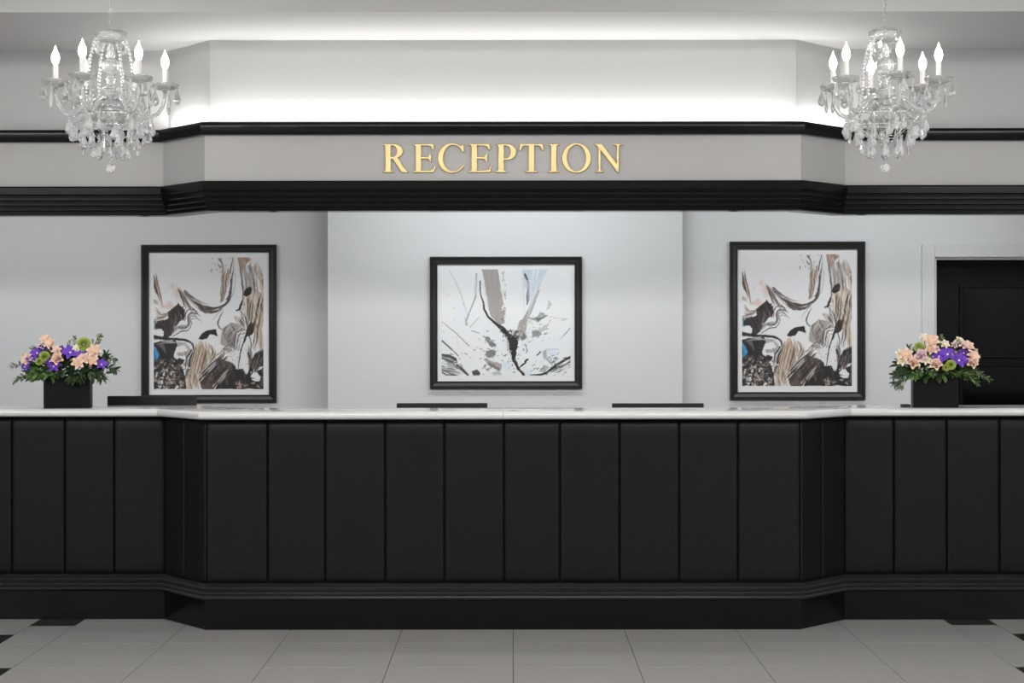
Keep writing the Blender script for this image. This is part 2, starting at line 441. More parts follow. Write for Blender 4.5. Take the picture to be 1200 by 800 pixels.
# ------------------------------------------------------------------ RECEPTION sign
def arc(cx, cy, rx, ry, a0, a1, n=18):
    return [(cx + rx * math.cos(math.radians(a0 + (a1 - a0) * i / n)), cy + ry * math.sin(math.radians(a0 + (a1 - a0) * i / n))) for i in range(n + 1)]
GL = {
 'I': [[(0, 0), (.41, 0), (.41, .035), (.33, .055), (.30, .09), (.30, .91), (.33, .945), (.41, .965), (.41, 1), (0, 1), (0, .965), (.08, .945), (.11, .91), (.11, .09), (.08, .055), (0, .035)]],
 'E': [[(0, 0), (.74, 0), (.81, .25), (.775, .25), (.72, .14), (.66, .085), (.58, .065), (.29, .065), (.29, .475), (.49, .475), (.56, .45), (.60, .36), (.64, .36), (.64, .66), (.60, .66), (.56, .57), (.49, .54), (.29, .54), (.29, .935), (.56, .935), (.64, .91), (.70, .78), (.74, .78), (.735, 1), (0, 1), (0, .965), (.07, .945), (.10, .91), (.10, .09), (.07, .055), (0, .035)]],
 'T': [[(.20, 0), (.65, 0), (.65, .035), (.55, .055), (.52, .09), (.52, .935), (.66, .935), (.74, .91), (.81, .76), (.85, .76), (.83, 1), (.02, 1), (0, .76), (.04, .76), (.11, .91), (.19, .935), (.33, .935), (.33, .09), (.30, .055), (.20, .035)]],
 'P': [[(0, 0), (.41, 0), (.41, .035), (.32, .055), (.29, .09), (.29, .43), (.38, .43)] + arc(.38, .715, .35, .285, -85, 90) + [(0, 1), (0, .965), (.07, .945), (.10, .91), (.10, .09), (.07, .055), (0, .035)],
       [(.29, .49)] + arc(.34, .715, .19, .225, -90, 90) + [(.29, .94)]],
 'R': [[(0, 0), (.41, 0), (.41, .035), (.32, .055), (.29, .09), (.29, .47), (.36, .47), (.63, .06), (.69, 0), (.91, 0), (.91, .035), (.86, .05), (.80, .10), (.52, .512)] + arc(.38, .745, .33, .255, -64, 90) + [(0, 1), (0, .965), (.07, .945), (.10, .91), (.10, .09), (.07, .055), (0, .035)],
       [(.29, .54)] + arc(.34, .74, .17, .20, -90, 90) + [(.29, .94)]],
 'O': [arc(.515, .5, .515, .53, 0, 354, 48), arc(.515, .5, .335, .462, 0, 354, 48)],
 'C': [[(.885, .70), (.925, .70), (.915, .985), (.885, .985), (.85, .93)] + arc(.5, .5, .5, .53, 58, 322, 36) + [(.93, .215), (.90, .25)] + arc(.545, .5, .36, .462, 318, 46, 30)],
 'N': [[(.04, 0), (.34, 0), (.34, .035), (.26, .055), (.23, .10), (.23, .78), (.83, -.02), (.87, -.02), (.87, .90), (.90, .945), (1.02, .965), (1.02, 1), (.68, 1), (.68, .965), (.77, .945), (.80, .90), (.80, .29), (.27, 1), (0, 1), (0, .965), (.08, .94), (.16, .86), (.16, .10), (.13, .055), (.04, .035)]],
}
sign = empty('wall_sign', (0, 8.65, Z(202, 8.65)), 'gold serif letters spelling RECEPTION on the grey fascia', 'sign')
CAPH = (Z(168.8, 8.64) - Z(202, 8.64))
dg = None
for ch, x0, x1 in (('R', 448.5, 479), ('E', 484, 511), ('C', 513.4, 544.2), ('E', 549.3, 576.8), ('P', 581, 605.3), ('T', 609, 637), ('I', 642.4, 656), ('O', 658.7, 692.8), ('N', 696.2, 730.5)):
    cu = bpy.data.curves.new('letter_curve', 'CURVE'); cu.dimensions = '2D'; cu.fill_mode = 'BOTH'
    wd = max(p[0] for p in GL[ch][0]); sx = (X(x1, 8.64) - X(x0, 8.64)) / wd
    for ring in GL[ch]:
        sp = cu.splines.new('POLY'); sp.points.add(len(ring) - 1)
        for p, q in zip(sp.points, ring): p.co = (q[0] * sx, q[1] * CAPH, 0, 1)
        sp.use_cyclic_u = True
    cu.extrude = 0.005; cu.bevel_depth = 0.0022; cu.bevel_resolution = 1; cu.offset = -0.0018
    tmp = bpy.data.objects.new('letter_tmp', cu); C.objects.link(tmp)
    dg = bpy.context.evaluated_depsgraph_get()
    me = bpy.data.meshes.new_from_object(tmp.evaluated_get(dg)); me.name = 'letter'
    bpy.data.objects.remove(tmp); bpy.data.curves.remove(cu)
    me.materials.clear(); me.materials.append(M['gold'])
    o = obj('letter', me, sign); o.location = (X(x0, 8.64), -0.0074, 0); o.rotation_euler = (PI / 2, 0, 0)

# ------------------------------------------------------------------ framed prints (flat ink painted per vertex)
def vnoise(shape, cells, seed):
    rs = np.random.RandomState(seed); gx, gy = cells; g = rs.rand(gy + 2, gx + 2)
    y = np.linspace(0, gy, shape[0], endpoint=False); x = np.linspace(0, gx, shape[1], endpoint=False)
    yi, xi = y.astype(int), x.astype(int); fy, fx = y - yi, x - xi
    fy = (fy * fy * (3 - 2 * fy))[:, None]; fx = (fx * fx * (3 - 2 * fx))[None, :]
    a = g[np.ix_(yi, xi)]; b = g[np.ix_(yi, xi + 1)]; c = g[np.ix_(yi + 1, xi)]; d = g[np.ix_(yi + 1, xi + 1)]
    return a * (1 - fx) * (1 - fy) + b * fx * (1 - fy) + c * (1 - fx) * fy + d * fx * fy
class Canvas:
    """coordinates are the millimetre-like units x0..x1, y0..y1 (y down)"""
    def __init__(s, x0, x1, y0, y1, W, H, bg):
        s.W, s.H = W * 2, H * 2; s.box = (x0, x1, y0, y1)
        gx = x0 + (np.arange(s.W) + .5) / s.W * (x1 - x0); gy = y0 + (np.arange(s.H) + .5) / s.H * (y1 - y0)
        s.gx, s.gy = np.meshgrid(gx, gy); s.im = np.ones((s.H, s.W, 3)) * np.array(bg)
        s.sh = (s.H, s.W)
        s.warp(6, 1)
    def warp(s, amt, seed):
        n = lambda c, k: vnoise(s.sh, c, seed * 10 + k) - .5
        s.X = s.gx + amt * 2 * n((9, 11), 1) + amt * n((28, 33), 2) + amt * .6 * n((70, 80), 5)
        s.Y = s.gy + amt * 2 * n((9, 11), 3) + amt * n((28, 33), 4) + amt * .6 * n((70, 80), 6)
    def put(s, mask, col, a=1.0):
        m = (mask * a)[..., None]; s.im = s.im * (1 - m) + np.array(col) * m
    def poly(s, pts, col, a=1.0, tex=None):
        x, y = s.X, s.Y; ins = np.zeros(s.sh, bool); n = len(pts)
        for i in range(n):
            (xa, ya), (xb, yb) = pts[i], pts[(i + 1) % n]
            if ya == yb: continue
            c = ((ya > y) != (yb > y)) & (x < (xb - xa) * (y - ya) / (yb - ya) + xa); ins ^= c
        m = ins.astype(float)
        if tex is not None: m = m * tex
        s.put(m, col, a)
    def stroke(s, pts, wd, col, a=1.0, tex=None, soft=1.2):
        P = [np.array(p, float) for p in pts]; Q = []; nseg = 8
        for i in range(len(P) - 1):
            p0, p1, p2, p3 = P[max(i - 1, 0)], P[i], P[i + 1], P[min(i + 2, len(P) - 1)]
            for t in np.linspace(0, 1, nseg, endpoint=False):
                Q.append(.5 * ((2 * p1) + (-p0 + p2) * t + (2 * p0 - 5 * p1 + 4 * p2 - p3) * t * t + (-p0 + 3 * p1 - 3 * p2 + p3) * t ** 3))
        Q.append(P[-1])
        if not isinstance(wd, (list, tuple)): wd = [wd, wd]
        ws = np.interp(np.linspace(0, 1, len(Q)), np.linspace(0, 1, len(wd)), wd)
        A = np.array(Q); pad = max(ws) / 2 + soft + 30; x0, x1, y0, y1 = s.box
        kx, ky = s.W / (x1 - x0), s.H / (y1 - y0)
        ia, ib = max(0, int((A[:, 0].min() - pad - x0) * kx)), min(s.W, int((A[:, 0].max() + pad - x0) * kx) + 1)
        ja, jb = max(0, int((A[:, 1].min() - pad - y0) * ky)), min(s.H, int((A[:, 1].max() + pad - y0) * ky) + 1)
        if ia >= ib or ja >= jb: return
        sl = (slice(ja, jb), slice(ia, ib)); XX, YY = s.X[sl], s.Y[sl]
        best = np.full(XX.shape, -1e9)
        for i in range(len(Q) - 1):
            a_, b_ = Q[i], Q[i + 1]; d = b_ - a_; L2 = d @ d + 1e-9
            t = np.clip(((XX - a_[0]) * d[0] + (YY - a_[1]) * d[1]) / L2, 0, 1)
            dist = np.hypot(XX - a_[0] - t * d[0], YY - a_[1] - t * d[1])
            best = np.maximum(best, (ws[i] + (ws[i + 1] - ws[i]) * t) / 2 - dist)
        m = np.clip(best / soft + .5, 0, 1)
        if tex is not None: m = m * tex[sl]
        m = (m * a)[..., None]; s.im[sl] = s.im[sl] * (1 - m) + np.array(col) * m
    def remap(s, x0, x1, y0, y1):
        s.box = (x0, x1, y0, y1)
        gx = x0 + (np.arange(s.W) + .5) / s.W * (x1 - x0); gy = y0 + (np.arange(s.H) + .5) / s.H * (y1 - y0)
        s.gx, s.gy = np.meshgrid(gx, gy)
    def bundle(s, A, B, n, cols, w=(1.5, 5), a=(.5, .95), seed=1, jit=6):
        """n strokes spread between two paths, colours drawn from cols"""
        r = np.random.RandomState(seed); A, B = np.array(A, float), np.array(B, float)
        for k in r.permutation(n):
            t = (k + r.rand() * .8) / n; P = A * (1 - t) + B * t + r.uniform(-jit, jit, A.shape)
            lo, hi = r.uniform(0, .35), r.uniform(.65, 1.0); m_ = len(P)
            tt = np.linspace(lo, hi, max(3, m_)) * (m_ - 1); ii = np.minimum(tt.astype(int), m_ - 2); f = (tt - ii)[:, None]
            P = P[ii] * (1 - f) + P[ii + 1] * f; wm = r.uniform(*w)
            s.stroke(list(P), [wm * .25, wm, wm * .9, wm * .2], cols[r.randint(len(cols))], r.uniform(*a))
    def flecks(s, cx, cy, rx, ry, n, cols, size, seed, ang=None):
        r = np.random.RandomState(seed)
        for k in range(n):
            x, y = cx + rx * r.randn() * .5, cy + ry * r.randn() * .5; L = r.uniform(*size); q = ang if ang is not None else r.uniform(0, 6.3); q += r.uniform(-.5, .5)
            s.stroke([(x, y), (x + L * math.cos(q), y + L * math.sin(q))], [L * .5, L * r.uniform(.1, .4)], cols[r.randint(len(cols))], r.uniform(.5, .95), soft=1.0)
    def grain(s, angs, seed, amt=.3):
        """brush grain: fine streaks of lighter and darker ink where the sheet is painted"""
        n = sum(s.streak(q, seed + k, .5, 150, 7) * 1.0 for k, q in enumerate(angs)) / len(angs) - .4
        ink = np.clip((.80 - s.im.mean(2)) * 3, 0, 1)
        s.im = s.im + (n * amt * ink)[..., None] * (.35 + s.im * .8)
    def streak(s, ang, seed, thr=.45, fine=60, long=5):
        """dry brush texture running along ang"""
        c, n = math.cos(ang), math.sin(ang); x0, x1, y0, y1 = s.box; R = max(x1 - x0, y1 - y0) * 1.5
        u = ((s.X - (x0 + x1) / 2) * c + (s.Y - (y0 + y1) / 2) * n) / R + .5
        v = (-(s.X - (x0 + x1) / 2) * n + (s.Y - (y0 + y1) / 2) * c) / R + .5
        g = vnoise((512, 512), (long, fine), seed)
        val = g[np.clip(v * 511, 0, 511).astype(int), np.clip(u * 511, 0, 511).astype(int)]
        return np.clip((val - thr) * 6, 0, 1)
    def blotch(s, seed, thr=.5, cells=(40, 48), k=8):
        return np.clip((vnoise(s.sh, cells, seed) * .65 + vnoise(s.sh, (cells[0] * 2, cells[1] * 2), seed + 1) * .35 - thr) * k, 0, 1)
    def final(s):
        h, w_ = s.H // 2, s.W // 2
        return s.im.reshape(h, 2, w_, 2, 3).mean(axis=(1, 3))

def art_marble():
    c = Canvas(113, 603, 118, 707, 220, 264, (.845, .845, .85))
    K = (.09, .08, .08); G = (.36, .33, .32); T = (.60, .50, .42); TL = (.76, .69, .61); Wt = (.86, .86, .86); PK = (.80, .70, .66); LG = (.62, .60, .59); BR = (.28, .235, .22)
    S = c.streak; c.warp(5, 1)
    # upper right column of washed tan and grey
    c.poly([(490, 118), (570, 122), (604, 200), (604, 560), (560, 440), (520, 400), (505, 260), (498, 180)], TL, .9, S(1.5, 3, .3))
    c.poly([(498, 170), (545, 150), (560, 190), (570, 250), (540, 265), (505, 260)], LG, .95)
    c.poly([(485, 120), (545, 118), (552, 130), (520, 155), (500, 175), (492, 140)], T, .9, S(.6, 4, .35))
    c.stroke([(548, 122), (585, 150), (600, 200)], [2, 10, 4], G, .8, S(.8, 5, .5))
    c.poly([(505, 255), (555, 250), (590, 285), (602, 420), (575, 380), (555, 440), (525, 420), (513, 330)], T, .55, S(1.6, 6, .42))
    c.poly([(520, 280), (565, 265), (598, 300), (590, 350), (560, 330), (530, 360)], TL, .9, S(1.5, 7, .35))
    c.stroke([(497, 160), (505, 220), (508, 290), (512, 330)], [2, 4, 3], K, .9)
    c.stroke([(602, 215), (598, 300), (590, 350), (602, 400)], [6, 5, 8, 12], BR, .8, S(1.5, 8, .4))
    c.poly([(512, 275), (530, 252), (548, 250), (546, 275), (525, 290)], K)
    c.stroke([(512, 300), (495, 345), (480, 355)], [3, 12, 5], K, .9)
    # tall tan feather and long curved line
    c.poly([(415, 200), (442, 165), (448, 190), (440, 250), (425, 315), (412, 320)], T, .9, S(1.5, 9, .32))
    c.stroke([(405, 125), (418, 165), (412, 220), (410, 290)], [7, 5, 3, 2], G, .75, S(1.3, 10, .42))
    c.stroke([(388, 150), (395, 175)], [4, 4], G, .5, c.blotch(3)); c.stroke([(440, 120), (455, 128)], 3, G, .6)
    c.warp(3, 2)
    c.stroke([(468, 118), (458, 180), (455, 260), (440, 310), (405, 335), (340, 325), (290, 300), (255, 265)], [4, 5, 6, 10, 9, 11, 8, 4], BR, .9, S(.3, 11, .22))
    c.stroke([(478, 190), (470, 270), (445, 325), (420, 340)], [1.5, 2, 3, 2], G, .7)
    c.stroke([(300, 310), (350, 345), (400, 345)], [5, 16, 6], LG, .9, S(.2, 12, .3))
    c.stroke([(255, 270), (275, 300), (310, 320), (360, 335), (400, 345)], [10, 14, 12, 10, 4], G, .7, S(.35, 13, .45))
    c.stroke([(245, 285), (270, 330), (310, 360)], [14, 8, 3], BR, .75, S(.8, 14, .4))
    # left side: peach wash, dark hook, black mass
    c.warp(6, 3)
    c.poly([(118, 290), (160, 270), (205, 220), (230, 250), (240, 300), (215, 345), (165, 350), (120, 320)], PK, .75, c.blotch(15, .38, (14, 16), 3))
    c.stroke([(215, 225), (235, 270), (250, 330)], [5, 20, 8], TL, .7, S(1.0, 16, .4))
    c.stroke([(114, 195), (124, 250), (140, 300), (148, 345)], [3, 14, 9, 3], BR, .85, S(1.3, 17, .35))
    c.stroke([(113, 320), (150, 360), (175, 362)], [40, 14, 2], LG, .8, S(.4, 18, .3))
    c.stroke([(113, 398), (150, 385), (180, 365)], [9, 10, 6], T, .8)
    c.poly([(185, 370), (215, 335), (245, 340), (255, 380), (225, 405), (205, 440), (190, 470), (165, 465), (165, 420)], BR, 1)
    c.poly([(190, 365), (230, 345), (240, 370), (205, 400)], G, .7, S(.9, 19, .4))
    c.poly([(113, 405), (165, 395), (200, 410), (195, 465), (150, 470), (150, 435), (113, 440)], K, .95)
    c.poly([(113, 410), (128, 405), (130, 440), (113, 450)], (.45, .62, .66), .9)
    c.poly([(122, 455), (150, 440), (165, 450), (150, 470), (125, 472)], Wt)
    c.warp(3, 4)
    c.stroke([(192, 465), (215, 432), (255, 432), (272, 410), (268, 385), (285, 365), (310, 372)], [5, 7, 6, 7, 6, 8, 4], G, .9)
    c.stroke([(200, 470), (235, 448), (268, 440), (285, 405)], [3, 5, 4, 3], K, .7)
    c.stroke([(255, 400), (262, 360), (290, 350), (320, 380)], [4, 5, 5, 2], BR, .8)
    c.stroke([(380, 395), (405, 365), (425, 350)], [2, 4, 2], LG, .9); c.stroke([(425, 360), (402, 405), (405, 430), (420, 445)], [2, 5, 5, 2], K, .8)
    c.stroke([(113, 470), (180, 480), (240, 482), (280, 500), (292, 530)], [11, 9, 7, 6, 4], K, .95)
    c.stroke([(113, 485), (180, 490), (250, 500)], [4, 4, 3], LG, .7)
    # black arch in the middle
    c.poly([(312, 485), (325, 462), (350, 445), (390, 438), (398, 472), (380, 465), (365, 462), (350, 482), (325, 488)], K)
    # grey fan right of the middle
    c.warp(4, 5)
    c.poly([(420, 440), (455, 405), (490, 420), (510, 440), (485, 470), (480, 530), (445, 525), (410, 500)], LG, 1, S(1.2, 20, .18))
    c.poly([(430, 445), (460, 415), (475, 440), (460, 520), (425, 505)], G, .55, S(1.0, 21, .4))
    for k in range(4):
        c.stroke([(470 + 6 * k, 535), (478 + 5 * k, 470), (500 + 2 * k, 432 + 6 * k), (525, 440 + 7 * k)], 3, (BR if k % 2 else Wt), .85)
    c.stroke([(520, 330), (500, 380), (530, 425)], [2, 5, 7], G, .7); c.stroke([(470, 380), (500, 420)], [2, 8], G, .7); c.stroke([(490, 350), (525, 400), (530, 440)], [3, 6, 5], BR, .8)
    c.poly([(522, 450), (535, 415), (570, 400), (572, 430), (545, 465), (520, 480)], K)
    c.stroke([(525, 470), (505, 520), (490, 590), (485, 620)], [5, 4, 3, 2], K)
    c.stroke([(600, 380), (570, 450), (555, 500)], [16, 12, 3], T, .7, S(1.9, 22, .35)); c.stroke([(538, 470), (548, 520), (545, 560)], [5, 4, 2], BR, .9)
    c.poly([(604, 420), (604, 540), (585, 530), (575, 500), (590, 450)], TL, .9, S(1.7, 23, .3))
    c.poly([(545, 590), (560, 555), (595, 520), (604, 545), (604, 600), (570, 610), (540, 640), (525, 660)], K, .95, S(2.2, 24, .15))
    c.stroke([(535, 545), (550, 590), (540, 620)], [7, 9, 3], BR, .9)
    # lower tan sheaf and grey slabs
    c.warp(4, 6)
    c.poly([(295, 520), (320, 490), (350, 500), (400, 545), (360, 600), (310, 660), (305, 707), (265, 707), (262, 640), (285, 570)], TL, 1, S(1.3, 25, .15))
    c.poly([(295, 530), (330, 500), (345, 530), (320, 610), (295, 707), (272, 707), (275, 620)], T, .75, S(1.35, 26, .42))
    c.poly([(345, 500), (395, 480), (412, 515), (440, 530), (400, 560), (372, 545)], Wt, 1)
    c.poly([(310, 660), (370, 600), (420, 560), (450, 575), (480, 610), (430, 650), (380, 707), (330, 707)], BR, 1)
    c.poly([(385, 580), (415, 560), (432, 610), (405, 640)], G, .9); c.poly([(330, 690), (365, 650), (385, 690), (380, 707), (330, 707)], (.40, .33, .33), .9)
    c.poly([(420, 520), (470, 545), (462, 590), (430, 580), (405, 555)], Wt, .9)
    for k, (w_, cl) in enumerate(((5, Wt), (3, BR), (3, TL), (4, BR))):
        c.stroke([(315, 672 - 13 * k), (430 + 6 * k, 545 - 13 * k)], w_, cl, .9)
    c.stroke([(380, 690), (450, 625)], [9, 6], PK, .9); c.stroke([(405, 700), (470, 640)], [5, 4], Wt, .7); c.stroke([(360, 700), (440, 610)], [3, 3], K, .8)
    c.poly([(385, 707), (430, 650), (455, 610), (475, 600), (480, 620), (510, 615), (525, 640), (560, 630), (604, 610), (604, 707)], K)
    c.poly([(545, 640), (570, 625), (592, 650), (585, 672), (555, 668)], Wt); c.poly([(590, 610), (604, 600), (604, 690), (585, 690), (598, 640)], G, .8)
    c.poly([(478, 680), (500, 665), (505, 700), (485, 707)], PK, .7); c.poly([(530, 680), (600, 685), (600, 700), (535, 700)], G, .6, c.blotch(27))
    # lower left chaos of black with white flecks
    c.poly([(113, 495), (170, 492), (215, 490), (225, 510), (205, 555), (205, 600), (240, 600), (255, 660), (262, 707), (113, 707)], K)
    c.poly([(120, 505), (150, 495), (170, 540), (160, 570), (125, 570)], G, .85, S(.8, 28, .35))
    c.stroke([(118, 520), (128, 548), (120, 575)], [14, 18, 8], (.16, .50, .68)); c.stroke([(130, 530), (134, 560)], 3, Wt, .8)
    c.poly([(225, 505), (262, 505), (285, 530), (268, 555), (270, 600), (245, 600), (235, 575), (215, 545)], LG, 1); c.poly([(222, 520), (255, 508), (270, 530), (245, 545), (215, 545)], Wt)
    c.poly([(210, 565), (258, 555), (262, 580), (230, 600), (205, 595)], Wt); c.poly([(205, 585), (230, 568), (255, 575), (235, 598), (210, 600)], K)
    c.stroke([(255, 620), (262, 570), (285, 530)], [3, 4, 6], K); c.stroke([(240, 707), (255, 650), (262, 620)], [8, 6, 4], K, .9)
    c.warp(9, 7)
    low = np.clip((c.gy - 565) / 25, 0, 1) * np.clip((262 - c.gx) / 20, 0, 1)
    c.put(low * c.blotch(30, .62, (26, 31), 12), Wt, .6); c.put(low * c.blotch(33, .62, (22, 26), 10), T, .75); c.put(low * c.blotch(36, .64, (30, 30), 10), G, .9)
    c.put(np.clip((c.gy - 600) / 30, 0, 1) * np.clip((c.gx - 255) / 10, 0, 1) * np.clip((330 - c.gx) / 20, 0, 1) * S(1.3, 40, .55), BR, .8)
    # second layer, over the first, in its own units
    c.remap(0, 667, 0, 800); c.warp(4, 8); B = c.bundle; CR = (.83, .79, .72); Kb = (.15, .13, .125)
    B([(520, 10), (545, 60), (560, 110)], [(650, 30), (640, 90), (655, 160)], 22, [T, LG, Wt, G, TL, Wt], (3, 9), seed=1)
    B([(538, 60), (545, 160), (550, 240)], [(620, 80), (630, 170), (640, 260)], 16, [LG, LG, CR, Wt, G], (5, 14), seed=2)
    B([(545, 220), (545, 320), (560, 420)], [(660, 200), (640, 320), (600, 450)], 34, [TL, CR, T, BR, Wt, CR, G, LG, Kb], (2.5, 9), seed=3)
    B([(640, 240), (620, 400), (600, 560)], [(667, 240), (660, 420), (650, 580)], 22, [TL, CR, T, BR, Wt, Kb, LG], (3, 9), seed=4)
    c.poly([(545, 215), (560, 190), (585, 180), (598, 195), (590, 225), (560, 240), (548, 235)], K)
    c.stroke([(540, 232), (575, 205), (590, 190)], [4, 16, 6], K)
    # deep V of ink: the long sweep and its echoes
    B([(130, 145), (180, 215), (245, 262), (310, 292), (395, 302), (438, 285), (464, 225), (472, 120), (480, 8)], [(150, 200), (195, 245), (250, 290), (320, 318), (395, 315), (445, 292), (470, 240), (480, 140), (492, 20)], 15, [BR, G, K, T, LG], (2, 6), (.55, .95), 5, 3)
    B([(215, 245), (260, 285), (320, 312), (400, 308), (445, 285)], [(210, 265), (260, 310), (330, 345), (390, 330), (440, 292)], 16, [BR, G, LG, K, CR], (3, 8), (.5, .9), 6, 3)
    B([(410, 15), (412, 110), (418, 180), (412, 270)], [(452, 70), (448, 140), (440, 210), (425, 280)], 14, [T, TL, BR, G, CR], (3, 10), (.5, .95), 7, 2)
    c.flecks(400, 40, 50, 40, 26, [G, BR, LG], (4, 16), 8, 1.4)
    B([(125, 140), (160, 230), (195, 330)], [(165, 180), (205, 265), (250, 350)], 16, [BR, T, CR, G, LG, K], (2.5, 9), (.5, .9), 9, 4)
    # left edge and black mass
    B([(4, 90), (15, 190), (40, 290)], [(20, 90), (45, 220), (60, 330)], 10, [BR, T, K, PK], (3, 8), (.5, .9), 10, 3)
    B([(4, 270), (40, 340), (90, 335)], [(4, 390), (50, 380), (100, 350)], 12, [LG, T, Wt, G, PK], (3, 9), (.5, .9), 11, 4)
    c.poly([(90, 330), (150, 285), (190, 320), (185, 370), (130, 400), (105, 440), (95, 480), (55, 478), (62, 425), (8, 432), (8, 402), (60, 385), (92, 370)], Kb)
    B([(100, 330), (110, 400), (80, 470)], [(190, 300), (185, 350), (110, 470)], 16, [K, G, BR, K, LG], (3, 12), (.5, .9), 12, 5)
    c.stroke([(152, 280), (178, 340), (180, 380)], [6, 16, 6], K)
    for k in range(5):
        c.stroke([(105 + 6 * k, 470 - 4 * k), (130 + 6 * k, 432 - 3 * k), (180 + 5 * k, 430 - 5 * k), (208 + 3 * k, 395 - 2 * k), (212 + 5 * k, 345 + 6 * k), (245 + 6 * k, 345 + 7 * k), (275 + 5 * k, 375 + 4 * k)], [2, 5, 4, 6, 4, 4, 1], (G, LG, BR, Wt, G)[k], .85)
    # small landscape of black and white at lower left
    c.stroke([(4, 488), (90, 492), (170, 500), (225, 520), (240, 560)], [12, 11, 8, 9, 5], K)
    B([(4, 500), (100, 505), (220, 530)], [(4, 530), (90, 515), (200, 520)], 8, [K, LG, G, Wt], (3, 7), (.6, .9), 13, 3)
    B([(235, 545), (215, 620), (195, 720)], [(262, 530), (235, 610), (205, 740)], 10, [K, BR, G, Wt], (2.5, 7), (.6, .95), 14, 3)
    c.poly([(120, 640), (150, 615), (185, 618), (180, 640), (150, 655), (125, 650)], K)
    c.flecks(95, 720, 110, 90, 120, [Wt, K, CR, K, G, K, T, BR, LG], (8, 34), 15); c.flecks(110, 740, 100, 60, 60, [Wt, K, K, CR, K], (5, 18), 16)
    c.stroke([(12, 555), (24, 590), (10, 620)], [8, 14, 6], (.14, .45, .62))
    # tan sheaf
    B([(255, 510), (225, 640), (200, 795)], [(340, 520), (320, 640), (275, 795)], 44, [T, TL, CR, BR, T, TL, G, CR], (2, 8), (.5, .95), 17, 6)
    B([(310, 500), (350, 560), (330, 640)], [(400, 560), (380, 600), (330, 660)], 14, [TL, CR, T, G], (2, 7), (.5, .9), 18, 4)
    # leaning slabs
    B([(275, 720), (350, 640), (440, 545)], [(350, 795), (420, 720), (480, 650)], 26, [BR, K, G, (.40, .33, .33), BR, Kb], (5, 16), (.5, .95), 19, 4)
    B([(272, 715), (350, 630), (440, 540)], [(290, 745), (370, 660), (470, 570)], 12, [Wt, K, CR, LG, Wt], (1.5, 5), (.6, .95), 20, 2)
    B([(330, 795), (400, 720), (450, 660)], [(400, 795), (440, 740), (480, 690)], 10, [PK, BR, K, Wt, (.45, .38, .38)], (3, 8), (.5, .9), 21, 3)
    c.poly([(375, 630), (405, 600), (430, 650), (400, 690)], (.25, .22, .22), .85)
    B([(400, 560), (450, 545), (500, 560)], [(420, 600), (470, 600), (500, 640)], 10, [Wt, LG, Wt, G], (3, 9), (.5, .9), 22, 4)
    # grey fan and the dark plants on the right
    B([(420, 470), (440, 420), (470, 400)], [(470, 560), (500, 520), (510, 450)], 24, [LG, G, LG, (.50, .47, .46), CR], (4, 12), (.5, .9), 23, 4)
    B([(480, 350), (510, 400), (540, 450)], [(560, 330), (570, 380), (580, 440)], 16, [BR, G, Wt, K, LG, T], (2.5, 8), (.6, .95), 24, 4)
    for k in range(5):
        c.stroke([(488 + 8 * k, 560), (492 + 8 * k, 500), (505 + 6 * k, 455 + 8 * k), (545, 445 + 10 * k)], 4.5, (BR, Wt, G, Wt, LG)[k], .9)
    B([(560, 470), (575, 430), (600, 390)], [(585, 480), (605, 440), (625, 395)], 14, [K, Kb, K, BR], (4, 11), (.7, 1), 25, 4)
    c.stroke([(560, 465), (530, 560), (512, 670)], [8, 5, 3], K)
    B([(560, 560), (575, 620), (570, 690)], [(585, 500), (600, 590), (590, 660)], 8, [K, BR, Wt], (2, 5), (.6, .95), 26, 4)
    B([(560, 720), (590, 650), (620, 570)], [(640, 690), (655, 640), (667, 590)], 22, [K, Kb, BR, K, LG], (4, 13), (.6, .95), 27, 5)
    B([(430, 795), (450, 700), (490, 665)], [(560, 795), (550, 720), (545, 680)], 20, [K, Kb, K, BR], (6, 18), (.6, 1), 28, 6)
    c.poly([(585, 715), (610, 695), (640, 715), (645, 745), (610, 750), (590, 740)], Wt); c.flecks(560, 765, 90, 30, 40, [K, G, LG, K, PK, Kb], (5, 22), 29, .3)
    c.flecks(520, 640, 120, 120, 26, [LG, K, G], (3, 10), 30, 1.2)
    c.grain([1.1, 1.3], 90, .22)
    return c.final()

